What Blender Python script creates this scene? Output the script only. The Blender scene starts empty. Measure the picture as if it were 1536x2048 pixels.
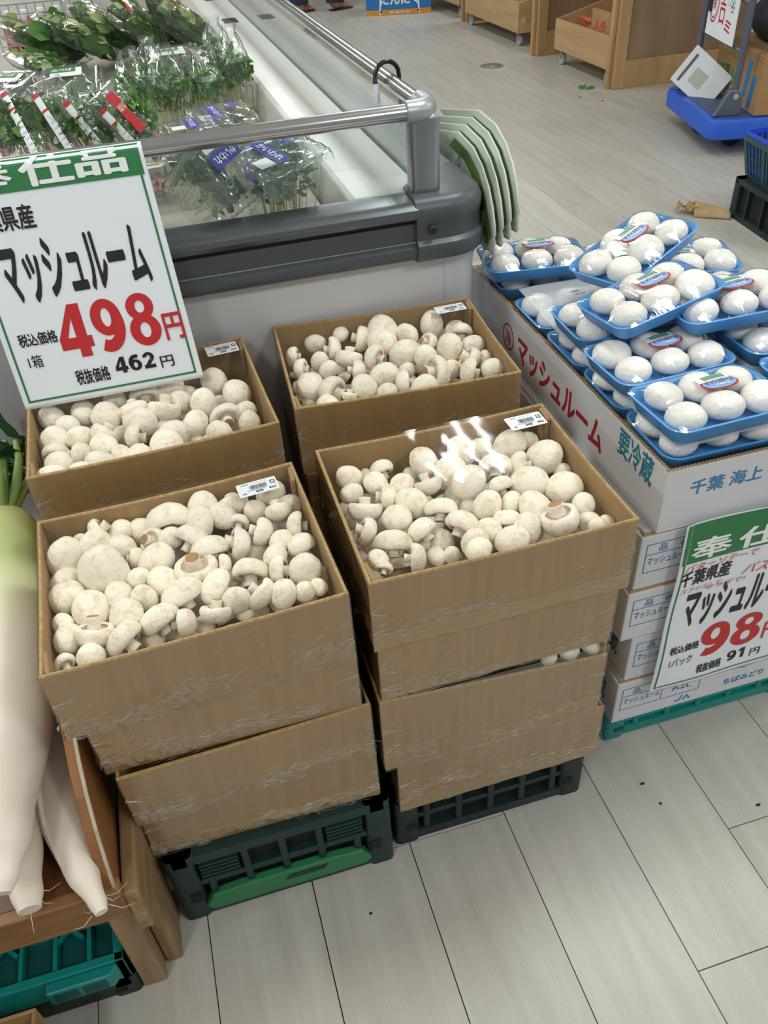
import bpy, bmesh, math, random
import numpy as np
from mathutils import Vector, Matrix, Quaternion, noise
random.seed(7)
SC = bpy.context.scene
COL = SC.collection
R = math.radians

# ------------------------------------------------------------------ camera, world, lights, exposure
def make_camera():
    f, pitch, roll, yaw, h = 1651.36, 0.687889, -0.0681004, 0.2403633, 1.36
    fwd = Vector((math.sin(yaw)*math.cos(pitch), math.cos(yaw)*math.cos(pitch), -math.sin(pitch)))
    r = Vector((math.cos(yaw), -math.sin(yaw), 0)); u = r.cross(fwd)
    r2 = math.cos(roll)*r + math.sin(roll)*u
    u2 = -math.sin(roll)*r + math.cos(roll)*u
    cam = bpy.data.cameras.new('camera'); cam.sensor_fit = 'VERTICAL'; cam.sensor_height = 36
    cam.lens = f*36/2048; cam.clip_start = 0.02; cam.clip_end = 100
    o = bpy.data.objects.new('camera', cam); COL.objects.link(o)
    m = Matrix.Identity(4)
    for i in range(3):
        m[i][0] = r2[i]; m[i][1] = u2[i]; m[i][2] = -fwd[i]
    m[2][3] = h
    o.matrix_world = m
    SC.camera = o
    return r2, u2, fwd, f
CR, CU, CW, CF = make_camera()
def to_px(p):
    q = Vector(p) - Vector((0, 0, 1.36)); w = q.dot(CW)
    return (768 + CF*q.dot(CR)/w, 1024 - CF*q.dot(CU)/w, w)

wd = bpy.data.worlds.new('world'); SC.world = wd; wd.use_nodes = True
wd.node_tree.nodes['Background'].inputs[0].default_value = (0.94, 0.97, 1.0, 1)
wd.node_tree.nodes['Background'].inputs[1].default_value = 0.27
LAMP_POWER = 4.7          # watts for each tube of the ceiling fixtures
SC.view_settings.view_transform = 'Standard'; SC.view_settings.look = 'None'
SC.view_settings.exposure = -0.05; SC.view_settings.gamma = 1.0
SC.view_settings.use_curve_mapping = False
SC.cycles.transparent_max_bounces = 16
SC.cycles.max_bounces = 6
SC.cycles.diffuse_bounces = 3
SC.cycles.glossy_bounces = 3
SC.cycles.adaptive_threshold = 0.03
SC.cycles.sample_clamp_indirect = 6.0
FIXTURES = [(x, y) for y in (-0.9, 1.35, 3.55, 5.9, 8.3) for x in (-3.4, -1.15, 1.3, 3.55, 5.8)]

# ------------------------------------------------------------------ materials
MATS = {}
def nd(nt, t, **k):
    n = nt.nodes.new(t)
    for a, b in k.items(): setattr(n, a, b)
    return n
def new_mat(name):
    m = bpy.data.materials.new(name); m.use_nodes = True
    MATS[name] = m
    return m, m.node_tree, m.node_tree.nodes['Principled BSDF']
def srgb(c):
    if isinstance(c, str):
        c = [int(c[i:i+2], 16)/255 for i in (0, 2, 4)]
    return tuple(x/12.92 if x <= .04045 else ((x+.055)/1.055)**2.4 for x in c) + (1,)
def plain(name, col, rough=.5, metal=0, var=.0, vscale=8, bump=0, bscale=60, spec=.5, stretch=None, col2=None, rnd=0, sss=0):
    """base colour with an optional noise mix towards col2, per-object value shift and fine bump"""
    m, nt, b = new_mat(name)
    b.inputs['Roughness'].default_value = rough; b.inputs['Metallic'].default_value = metal
    b.inputs['Specular IOR Level'].default_value = spec
    c = srgb(col)
    b.inputs['Base Color'].default_value = c
    if sss:
        b.inputs['Subsurface Weight'].default_value = sss
        b.inputs['Subsurface Radius'].default_value = (.02, .012, .008); b.inputs['Subsurface Scale'].default_value = .25
    if var or bump:
        tc = nd(nt, 'ShaderNodeTexCoord'); mp = nd(nt, 'ShaderNodeMapping')
        nt.links.new(tc.outputs['Object'], mp.inputs['Vector'])
        if stretch: mp.inputs['Scale'].default_value = stretch
        oi = nd(nt, 'ShaderNodeObjectInfo')
        ad = nd(nt, 'ShaderNodeVectorMath', operation='MULTIPLY_ADD')
        cb = nd(nt, 'ShaderNodeCombineXYZ')
        for i in range(3): nt.links.new(oi.outputs['Random'], cb.inputs[i])
        nt.links.new(cb.outputs[0], ad.inputs[0]); ad.inputs[1].default_value = (17, 31, 23)
        nt.links.new(mp.outputs[0], ad.inputs[2])
    last = None
    if var:
        n = nd(nt, 'ShaderNodeTexNoise'); n.inputs['Scale'].default_value = vscale; n.inputs['Detail'].default_value = 6
        nt.links.new(ad.outputs[0], n.inputs['Vector'])
        rp = nd(nt, 'ShaderNodeMapRange'); rp.inputs[1].default_value = .35; rp.inputs[2].default_value = .7
        rp.inputs[3].default_value = 0; rp.inputs[4].default_value = var
        nt.links.new(n.outputs[0], rp.inputs[0])
        mx = nd(nt, 'ShaderNodeMix', data_type='RGBA')
        mx.inputs[6].default_value = c; mx.inputs[7].default_value = srgb(col2) if col2 else tuple(x*.45 for x in c[:3])+(1,)
        nt.links.new(rp.outputs[0], mx.inputs[0]); last = mx.outputs[2]
    if rnd:
        oi2 = nd(nt, 'ShaderNodeObjectInfo'); hs = nd(nt, 'ShaderNodeHueSaturation')
        r2 = nd(nt, 'ShaderNodeMapRange'); r2.inputs[3].default_value = 1-rnd; r2.inputs[4].default_value = 1+rnd
        nt.links.new(oi2.outputs['Random'], r2.inputs[0]); nt.links.new(r2.outputs[0], hs.inputs['Value'])
        if last: nt.links.new(last, hs.inputs['Color'])
        else: hs.inputs['Color'].default_value = c
        last = hs.outputs[0]
    if last: nt.links.new(last, b.inputs['Base Color'])
    if bump:
        n2 = nd(nt, 'ShaderNodeTexNoise'); n2.inputs['Scale'].default_value = bscale; n2.inputs['Detail'].default_value = 4
        nt.links.new(ad.outputs[0], n2.inputs['Vector'])
        bp = nd(nt, 'ShaderNodeBump'); bp.inputs['Strength'].default_value = bump; bp.inputs['Distance'].default_value = .002
        nt.links.new(n2.outputs[0], bp.inputs['Height']); nt.links.new(bp.outputs[0], b.inputs['Normal'])
    return m
def film(name, tint=(1, 1, 1), haze=.02, gloss=1.0, rough=.05, bump=.0, bscale=40, stretch=(1, 1, 1), ior=1.5):
    """thin clear plastic: looks through, with fresnel gloss, a little milky haze and fine wrinkles"""
    m = bpy.data.materials.new(name); m.use_nodes = True; MATS[name] = m
    nt = m.node_tree; nt.nodes.remove(nt.nodes['Principled BSDF']); out = nt.nodes['Material Output']
    tr = nd(nt, 'ShaderNodeBsdfTransparent'); tr.inputs[0].default_value = tuple(tint)+(1,)
    gl = nd(nt, 'ShaderNodeBsdfGlossy'); gl.inputs['Roughness'].default_value = rough
    df = nd(nt, 'ShaderNodeBsdfDiffuse'); df.inputs[0].default_value = (.85, .86, .87, 1)
    m1 = nd(nt, 'ShaderNodeMixShader'); m1.inputs[0].default_value = haze
    nt.links.new(tr.outputs[0], m1.inputs[1]); nt.links.new(df.outputs[0], m1.inputs[2])
    # Schlick reflectance of a thin sheet, the same from both sides
    ge = nd(nt, 'ShaderNodeNewGeometry'); dt = nd(nt, 'ShaderNodeVectorMath', operation='DOT_PRODUCT')
    nt.links.new(ge.outputs['Incoming'], dt.inputs[0]); nt.links.new(ge.outputs['Normal'], dt.inputs[1])
    ab = nd(nt, 'ShaderNodeMath', operation='ABSOLUTE'); nt.links.new(dt.outputs['Value'], ab.inputs[0])
    om = nd(nt, 'ShaderNodeMath', operation='SUBTRACT', use_clamp=True); om.inputs[0].default_value = 1; nt.links.new(ab.outputs[0], om.inputs[1])
    pw = nd(nt, 'ShaderNodeMath', operation='POWER'); nt.links.new(om.outputs[0], pw.inputs[0]); pw.inputs[1].default_value = 5
    f0 = ((ior-1)/(ior+1))**2*1.8
    ma = nd(nt, 'ShaderNodeMath', operation='MULTIPLY_ADD'); nt.links.new(pw.outputs[0], ma.inputs[0]); ma.inputs[1].default_value = 1-f0; ma.inputs[2].default_value = f0
    mu = nd(nt, 'ShaderNodeMath', operation='MULTIPLY', use_clamp=True); mu.inputs[1].default_value = gloss
    nt.links.new(ma.outputs[0], mu.inputs[0])
    m2 = nd(nt, 'ShaderNodeMixShader')
    nt.links.new(mu.outputs[0], m2.inputs[0]); nt.links.new(m1.outputs[0], m2.inputs[1]); nt.links.new(gl.outputs[0], m2.inputs[2])
    nt.links.new(m2.outputs[0], out.inputs['Surface'])
    if bump:
        tc = nd(nt, 'ShaderNodeTexCoord'); mp = nd(nt, 'ShaderNodeMapping'); mp.inputs['Scale'].default_value = stretch
        nt.links.new(tc.outputs['Object'], mp.inputs['Vector'])
        n = nd(nt, 'ShaderNodeTexNoise'); n.inputs['Scale'].default_value = bscale; n.inputs['Detail'].default_value = 5
        n.inputs['Distortion'].default_value = 1.2
        nt.links.new(mp.outputs[0], n.inputs['Vector'])
        bp = nd(nt, 'ShaderNodeBump'); bp.inputs['Strength'].default_value = bump; bp.inputs['Distance'].default_value = .003
        nt.links.new(n.outputs[0], bp.inputs['Height'])
        nt.links.new(bp.outputs[0], gl.inputs['Normal']); nt.links.new(bp.outputs[0], dt.inputs[1])
    return m
def wood(name, c1, c2, scale=3, axis=(1, 1, 12), rough=.55, bump=.25, rnd=.05):
    m, nt, b = new_mat(name); b.inputs['Roughness'].default_value = rough
    tc = nd(nt, 'ShaderNodeTexCoord'); mp = nd(nt, 'ShaderNodeMapping'); mp.inputs['Scale'].default_value = axis
    oi = nd(nt, 'ShaderNodeObjectInfo'); cb = nd(nt, 'ShaderNodeCombineXYZ')
    ml = nd(nt, 'ShaderNodeMath', operation='MULTIPLY'); ml.inputs[1].default_value = 37
    nt.links.new(oi.outputs['Random'], ml.inputs[0])
    for i in range(3): nt.links.new(ml.outputs[0], cb.inputs[i])
    nt.links.new(cb.outputs[0], mp.inputs['Location']); nt.links.new(tc.outputs['Object'], mp.inputs['Vector'])
    n = nd(nt, 'ShaderNodeTexNoise'); n.inputs['Scale'].default_value = scale; n.inputs['Detail'].default_value = 8
    n.inputs['Roughness'].default_value = .62; n.inputs['Distortion'].default_value = .6
    nt.links.new(mp.outputs[0], n.inputs['Vector'])
    cr = nd(nt, 'ShaderNodeValToRGB'); cr.color_ramp.elements[0].position = .32; cr.color_ramp.elements[1].position = .68
    cr.color_ramp.elements[0].color = srgb(c2); cr.color_ramp.elements[1].color = srgb(c1)
    nt.links.new(n.outputs[0], cr.inputs[0])
    hs = nd(nt, 'ShaderNodeHueSaturation'); r2 = nd(nt, 'ShaderNodeMapRange')
    r2.inputs[3].default_value = 1-rnd; r2.inputs[4].default_value = 1+rnd
    nt.links.new(oi.outputs['Random'], r2.inputs[0]); nt.links.new(r2.outputs[0], hs.inputs['Value'])
    nt.links.new(cr.outputs[0], hs.inputs['Color']); nt.links.new(hs.outputs[0], b.inputs['Base Color'])
    bp = nd(nt, 'ShaderNodeBump'); bp.inputs['Strength'].default_value = bump; bp.inputs['Distance'].default_value = .002
    nt.links.new(n.outputs[0], bp.inputs['Height']); nt.links.new(bp.outputs[0], b.inputs['Normal'])
    return m
def mushroom_skin(name, base, stain, amount, speck=True):
    m, nt, b = new_mat(name); b.inputs['Roughness'].default_value = .55; b.inputs['Specular IOR Level'].default_value = .3
    tc = nd(nt, 'ShaderNodeTexCoord'); oi = nd(nt, 'ShaderNodeObjectInfo')
    cb = nd(nt, 'ShaderNodeCombineXYZ')
    for i in range(3): nt.links.new(oi.outputs['Random'], cb.inputs[i])
    ad = nd(nt, 'ShaderNodeVectorMath', operation='MULTIPLY_ADD'); ad.inputs[1].default_value = (57, 91, 73)
    nt.links.new(cb.outputs[0], ad.inputs[0]); nt.links.new(tc.outputs['Object'], ad.inputs[2])
    n = nd(nt, 'ShaderNodeTexNoise'); n.inputs['Scale'].default_value = 2.8; n.inputs['Detail'].default_value = 9; n.inputs['Roughness'].default_value = .72
    nt.links.new(ad.outputs[0], n.inputs['Vector'])
    rp = nd(nt, 'ShaderNodeMapRange'); rp.inputs[1].default_value = .50; rp.inputs[2].default_value = .72; rp.inputs[4].default_value = amount
    nt.links.new(n.outputs[0], rp.inputs[0])
    mx = nd(nt, 'ShaderNodeMix', data_type='RGBA'); mx.inputs[6].default_value = srgb(base); mx.inputs[7].default_value = srgb(stain)
    nt.links.new(rp.outputs[0], mx.inputs[0]); last = mx.outputs[2]
    if speck:
        v = nd(nt, 'ShaderNodeTexNoise'); v.inputs['Scale'].default_value = 16; v.inputs['Detail'].default_value = 2
        nt.links.new(ad.outputs[0], v.inputs['Vector'])
        r3 = nd(nt, 'ShaderNodeMapRange'); r3.inputs[1].default_value = .70; r3.inputs[2].default_value = .78; r3.inputs[4].default_value = .7
        nt.links.new(v.outputs[0], r3.inputs[0])
        m3 = nd(nt, 'ShaderNodeMix', data_type='RGBA'); m3.inputs[7].default_value = srgb('6e5138')
        nt.links.new(last, m3.inputs[6]); nt.links.new(r3.outputs[0], m3.inputs[0]); last = m3.outputs[2]
    hs = nd(nt, 'ShaderNodeHueSaturation'); r2 = nd(nt, 'ShaderNodeMapRange'); r2.inputs[3].default_value = .93; r2.inputs[4].default_value = 1.06
    nt.links.new(oi.outputs['Random'], r2.inputs[0]); nt.links.new(r2.outputs[0], hs.inputs['Value'])
    nt.links.new(last, hs.inputs['Color']); nt.links.new(hs.outputs[0], b.inputs['Base Color'])
    n2 = nd(nt, 'ShaderNodeTexNoise'); n2.inputs['Scale'].default_value = 9; n2.inputs['Detail'].default_value = 6
    nt.links.new(ad.outputs[0], n2.inputs['Vector'])
    bp = nd(nt, 'ShaderNodeBump'); bp.inputs['Strength'].default_value = .22; bp.inputs['Distance'].default_value = .02
    nt.links.new(n2.outputs[0], bp.inputs['Height']); nt.links.new(bp.outputs[0], b.inputs['Normal'])
    return m

mushroom_skin('cap_skin', 'fff5e0', 'cc9f74', .68)
mushroom_skin('stem_skin', 'f9eeda', 'b58a62', .7)
mushroom_skin('stem_cut', 'b58c60', '7d5636', .8, False)
mushroom_skin('gill_skin', 'd8c4ae', '9c7658', .9, False)
mushroom_skin('pack_cap', 'fdf9f1', 'dfcbb0', .4, False)
plain('cardboard', 'a88758', .72, var=.6, vscale=5, col2='967447', bump=.12, bscale=9, stretch=(14, 1, .6))
plain('cardboard_inside', 'a58356', .8, var=.5, vscale=6, col2='917149', bump=.12, bscale=9, stretch=(14, 1, .6))
plain('cardboard_edge', 'c3a068', .8, var=.7, vscale=180, col2='8a6d45')
plain('brown_tape', 'a5854f', .35)
plain('kraft', 'b08a5c', .8, var=.5, vscale=6, col2='96734a')
plain('white_board', 'dcdcdf', .6, var=.25, vscale=4, col2='c7c7cc')
plain('white_board_edge', 'b59468', .8)
plain('paper', 'eef2f6', .55, var=.15, vscale=6, col2='dde4ea')
plain('label_paper', 'eef0f2', .3)
plain('ink_black', '17171a', .5)
plain('ink_grey', '55585c', .5)
plain('ink_red', 'c4262a', .5)
plain('ink_dark_red', 'b3202d', .55)
plain('ink_green', '2c7a45', .5)
plain('ink_blue', '3f82b5', .55)
plain('ink_teal', '2b7f8f', .55)
plain('ink_white', 'f4f6f4', .5)
plain('ink_violet', '3c3fa3', .45)
plain('ink_barcode_green', '4c9a62', .45)
plain('sticker_blue', '7fb4e2', .4)
plain('enamel', 'd9d8da', .35, var=.2, vscale=5, col2='c2c1c6', bump=.05, bscale=3)
plain('ledge_enamel', 'dcdcd6', .3, var=.25, vscale=5, col2='c9c8c0')
plain('bumper', '53595d', .38, var=.3, vscale=6, col2='43484c', bump=.05, bscale=4)
plain('bumper_dark', '24272a', .5)
plain('steel', 'd6dadd', .2, metal=1, var=.2, vscale=20, col2='b4b9bd')
plain('lip_metal', '6f7578', .3, metal=.7, var=.3, vscale=10, col2='5c6164')
plain('steel_dull', 'a4a9ae', .3, metal=.9, var=.3, vscale=12, col2='868c92')
plain('rail_joint', 'b0b4b8', .35, metal=.5)
plain('hook_rubber', '141516', .25)
plain('hook_tip', 'd7dae2', .35)
plain('deck_grey', 'a5a196', .5, var=.4, vscale=6, col2='827d70')
plain('riser', 'b3ac9c', .5, var=.4, vscale=9, col2='989080')
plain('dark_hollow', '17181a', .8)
plain('crate_green', '15342f', .45, var=.3, vscale=20, col2='0d2421')
plain('crate_black', '172927', .5, var=.3, vscale=20, col2='122220')
plain('crate_handle', '2f7f4f', .45, var=.3, vscale=10, col2='24653c')
plain('crate_teal', '128a83', .4, var=.3, vscale=12, col2='0d6a66')
plain('crate_teal_dark', '0c4f4c', .5)
plain('foam_blue', '5aa3e4', .4, var=.25, vscale=30, col2='4c92d6', bump=.05, bscale=200)
plain('plastic_blue', '1f4fd0', .35)
plain('basket_dark', '2a4a50', .45)
plain('cart_blue', '2a5fd0', .45, var=.3, vscale=8, col2='2450b0')
plain('cart_deck', '46577e', .6, var=.5, vscale=10, col2='333f60')
plain('cart_steel', '6b7482', .35, metal=.6)
plain('rubber', '22252c', .6)
plain('wheel_grey', 'aab0b0', .4)
plain('daikon_skin', 'ece1d2', .42, var=.4, vscale=9, col2='dcc9b4', bump=.12, bscale=40, stretch=(1, 1, 6), sss=.2)
plain('daikon_neck', 'd8dca6', .42, var=.4, vscale=9, col2='c3cf8a', sss=.15)
plain('daikon_blend', 'e2dfc0', .42, var=.4, vscale=9, col2='d6d2a8', sss=.15)
plain('crease', 'cfd2d4', .15)  # pale colour stands in for bright glints along the film folds
plain('daikon_root', 'd9c3a0', .7)
plain('leaf_stalk', '9dbb6c', .45, var=.4, vscale=14, col2='7fa352')
plain('leaf_dark', '2f5a2a', .5, var=.6, vscale=20, col2='1d3f1c', rnd=.2)
plain('leaf_mid', '588a3a', .5, var=.6, vscale=20, col2='34662a', rnd=.15)
plain('leaf_sprout', '5f9140', .5, var=.5, vscale=30, col2='3b6d2e', rnd=.15)
plain('leaf_micro', '56825a', .5, var=.6, vscale=30, col2='3c6a48', rnd=.1)
plain('leaf_pale', 'c3d18c', .5, var=.6, vscale=12, col2='86ac55', rnd=.12)
plain('sprout_stem', 'd3d2a0', .5, var=.3, vscale=30, col2='b4b878')
plain('sprout_stem_pink', 'c79a88', .5, var=.4, vscale=30, col2='9a5f55')
plain('pink_slices', 'dba9a3', .5, var=.6, vscale=40, col2='c57d7c')
plain('orange_print', 'dca95a', .5)
plain('root_mat', 'b19a6e', .8)
plain('carrot', 'cf6a3c', .5, var=.4, vscale=20, col2='a84c2a')
plain('garlic_blue', '1f78bd', .5)
plain('garlic_gold', 'd2923a', .5)
plain('skin', 'b98669', .55, sss=.1)
plain('denim', '39435a', .85, var=.4, vscale=60, col2='2b3347')
plain('shirt', '7a7f86', .85)
plain('hair', '1d1815', .6)
plain('sandal', '3b2f2a', .6)
plain('drain_metal', '8d8878', .45, metal=.4, var=.4, vscale=14, col2='6f6a5c')
plain('grime', '2b2b28', .8)
plain('leaf_litter', '3f7a35', .6)
plain('ceiling_white', 'e9e9e6', .9)
plain('wall_white', 'dcdad4', .9)
plain('lamp_housing', 'f0f0ee', .6)
plain('tomato', 'c23a34', .35)
plain('bag_sheet', 'aab5a4', .35)
plain('bag_rim', 'd3d8d0', .35)
plain('scrap_paper', 'c4aa82', .8, var=.5, vscale=12, col2='a88b62')
plain('ply', 'c9bfa8', .7, var=.5, vscale=60, col2='9a8b70')
plain('bag_print_green', '6f8a3f', .5, var=.6, vscale=14, col2='3f5a26')
plain('wire', 'b7bcc0', .3, metal=.9)
wood('bin_wood', 'cdab80', 'b99468', 3, (1, .25, 5))
wood('post_wood', 'c3a073', 'ab8558', 3, (4, 4, .5))
wood('gable_wood', '9c8068', '84694f', 3, (2, 2, .6))
wood('tray_wood', '7c4a2a', '552f18', 4, (6, .8, 6), rough=.35)
wood('board_wood', '9a6636', '7d4f28', 3, (3, .5, 5), rough=.5)
wood('board_edge', 'a87f55', '7a5532', 6, (6, 1, 6))
wood('lumber', 'a88a62', '7d6442', 5, (9, .8, 9), bump=.5)
wood('lumber_up', 'a58662', '7c6344', 5, (9, 9, .8), bump=.5)
wood('lumber_front', 'a07349', '7a5532', 5, (.8, 6, 9), bump=.4)
film('wrap', haze=.012, gloss=.28, rough=.055)
film('wrap_crumple', haze=.01, gloss=1.5, rough=.07, bump=.25, bscale=50, stretch=(1, 1, 2.5))
film('pack_film', haze=.0, gloss=.9, rough=.05, bump=.25, bscale=45, stretch=(1, .25, 1))
film('clamshell', tint=(.97, .99, .99), haze=.03, gloss=1.3, rough=.06, bump=.12, bscale=60)
film('veg_bag', tint=(.985, .995, .99), haze=.03, gloss=1.6, rough=.09, bump=.8, bscale=32)
film('lid_film', tint=(.97, .985, .985), haze=.05, gloss=1.4, rough=.07, bump=.3, bscale=26)
film('acrylic', tint=(.96, .98, .97), haze=.01, gloss=1.0, rough=.03)
film('pane_glass', tint=(.95, .975, .965), haze=.015, gloss=1.15, rough=.015)
film('tissue', tint=(.95, .96, .98), haze=.5, gloss=.4, rough=.4, bump=.2, bscale=120)
film('bag_clear', tint=(.93, .95, .95), haze=.12, gloss=1.6, rough=.1, bump=.5, bscale=20)

def floor_material():
    m, nt, b = new_mat('plank_vinyl')
    b.inputs['Roughness'].default_value = .34; b.inputs['Specular IOR Level'].default_value = .42
    tc = nd(nt, 'ShaderNodeTexCoord'); oi = nd(nt, 'ShaderNodeObjectInfo')
    ml = nd(nt, 'ShaderNodeMath', operation='MULTIPLY'); ml.inputs[1].default_value = 53
    nt.links.new(oi.outputs['Random'], ml.inputs[0]); cb = nd(nt, 'ShaderNodeCombineXYZ')
    for i in range(3): nt.links.new(ml.outputs[0], cb.inputs[i])
    mp = nd(nt, 'ShaderNodeMapping'); mp.inputs['Scale'].default_value = (9, .9, 1)
    nt.links.new(tc.outputs['Object'], mp.inputs['Vector']); nt.links.new(cb.outputs[0], mp.inputs['Location'])
    n = nd(nt, 'ShaderNodeTexNoise'); n.inputs['Scale'].default_value = 2.4; n.inputs['Detail'].default_value = 8; n.inputs['Roughness'].default_value = .6
    n.inputs['Distortion'].default_value = .8
    nt.links.new(mp.outputs[0], n.inputs['Vector'])
    cr = nd(nt, 'ShaderNodeValToRGB')
    cr.color_ramp.elements[0].position = .25; cr.color_ramp.elements[0].color = srgb('b3aea5')
    cr.color_ramp.elements[1].position = .75; cr.color_ramp.elements[1].color = srgb('c8c4bb')
    nt.links.new(n.outputs[0], cr.inputs[0])
    # fine grain streaks
    m2 = nd(nt, 'ShaderNodeMapping'); m2.inputs['Scale'].default_value = (160, 5, 1)
    nt.links.new(tc.outputs['Object'], m2.inputs['Vector']); nt.links.new(cb.outputs[0], m2.inputs['Location'])
    g = nd(nt, 'ShaderNodeTexNoise'); g.inputs['Scale'].default_value = 2; g.inputs['Detail'].default_value = 3
    nt.links.new(m2.outputs[0], g.inputs['Vector'])
    mr = nd(nt, 'ShaderNodeMapRange'); mr.inputs[1].default_value = .3; mr.inputs[2].default_value = .7; mr.inputs[3].default_value = .95; mr.inputs[4].default_value = 1.035
    nt.links.new(g.outputs[0], mr.inputs[0])
    hs = nd(nt, 'ShaderNodeHueSaturation'); nt.links.new(cr.outputs[0], hs.inputs['Color']); 
    r2 = nd(nt, 'ShaderNodeMapRange'); r2.inputs[3].default_value = .955; r2.inputs[4].default_value = 1.045
    nt.links.new(oi.outputs['Random'], r2.inputs[0])
    mm = nd(nt, 'ShaderNodeMath', operation='MULTIPLY'); nt.links.new(mr.outputs[0], mm.inputs[0]); nt.links.new(r2.outputs[0], mm.inputs[1])
    nt.links.new(mm.outputs[0], hs.inputs['Value'])
    # scuffs and dirt specks
    d = nd(nt, 'ShaderNodeTexNoise'); d.inputs['Scale'].default_value = 38; d.inputs['Detail'].default_value = 3
    ge = nd(nt, 'ShaderNodeNewGeometry'); nt.links.new(ge.outputs['Position'], d.inputs['Vector'])
    r3 = nd(nt, 'ShaderNodeMapRange'); r3.inputs[1].default_value = .73; r3.inputs[2].default_value = .79; r3.inputs[4].default_value = .75
    nt.links.new(d.outputs[0], r3.inputs[0])
    mx = nd(nt, 'ShaderNodeMix', data_type='RGBA'); mx.inputs[7].default_value = srgb('5d5b55')
    nt.links.new(hs.outputs[0], mx.inputs[6]); nt.links.new(r3.outputs[0], mx.inputs[0])
    nt.links.new(mx.outputs[2], b.inputs['Base Color'])
    bp = nd(nt, 'ShaderNodeBump'); bp.inputs['Strength'].default_value = .12; bp.inputs['Distance'].default_value = .002
    nt.links.new(g.outputs[0], bp.inputs['Height']); nt.links.new(bp.outputs[0], b.inputs['Normal'])
floor_material()
def radish_material():
    """white root that turns yellow-green towards its neck (object Y runs from the tip to the neck)"""
    m = plain('daikon_two_tone', 'ece1d2', .42, var=.4, vscale=9, col2='dcc9b4', bump=.12, bscale=40, stretch=(1, 1, 6), sss=.2)
    nt = m.node_tree; b = nt.nodes['Principled BSDF']
    src = b.inputs['Base Color'].links[0].from_socket
    tc = nd(nt, 'ShaderNodeTexCoord'); sp = nd(nt, 'ShaderNodeSeparateXYZ'); nt.links.new(tc.outputs['Object'], sp.inputs[0])
    mr = nd(nt, 'ShaderNodeMapRange', interpolation_type='SMOOTHSTEP'); mr.inputs[1].default_value = .26; mr.inputs[2].default_value = .50
    nt.links.new(sp.outputs['Y'], mr.inputs[0])
    mx = nd(nt, 'ShaderNodeMix', data_type='RGBA'); mx.inputs[7].default_value = srgb('ced590')
    nt.links.new(src, mx.inputs[6]); nt.links.new(mr.outputs[0], mx.inputs[0]); nt.links.new(mx.outputs[2], b.inputs['Base Color'])
radish_material()
def emit_mat():
    m = bpy.data.materials.new('tube_light'); m.use_nodes = True; MATS['tube_light'] = m
    b = m.node_tree.nodes['Principled BSDF']
    b.inputs['Base Color'].default_value = (.9, .9, .9, 1)
    b.inputs['Emission Color'].default_value = (.93, 1, .98, 1); b.inputs['Emission Strength'].default_value = 3
    m.cycles.emission_sampling = 'NONE'
emit_mat()

# ------------------------------------------------------------------ building helpers
def tag(o, label=None, cat=None, group=None, kind=None):
    if label: o['label'] = label
    if cat: o['category'] = cat
    if group: o['group'] = group
    if kind: o['kind'] = kind
    return o
def thing(name, label, cat, loc=(0, 0, 0), rz=0, group=None, rot=None):
    o = bpy.data.objects.new(name, None); COL.objects.link(o); o.empty_display_size = .02
    o.location = loc; o.rotation_euler = rot if rot else (0, 0, rz)
    return tag(o, label, cat, group)
def mesh_obj(name, me, mat=None, parent=None, loc=None, rot=None):
    o = bpy.data.objects.new(name, me); COL.objects.link(o)
    if mat is not None and not me.materials: me.materials.append(MATS[mat])
    if parent: o.parent = parent
    if loc: o.location = loc
    if rot: o.rotation_euler = rot
    return o
def rrect(w, d, r, n=4, cx=0, cy=0):
    pts = []
    for sx, sy, a0 in ((1, 1, 0), (-1, 1, 90), (-1, -1, 180), (1, -1, 270)):
        for i in range(n+1):
            a = R(a0 + 90*i/n)
            pts.append((cx+sx*(w/2-r)+r*math.cos(a), cy+sy*(d/2-r)+r*math.sin(a)))
    return pts
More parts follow.
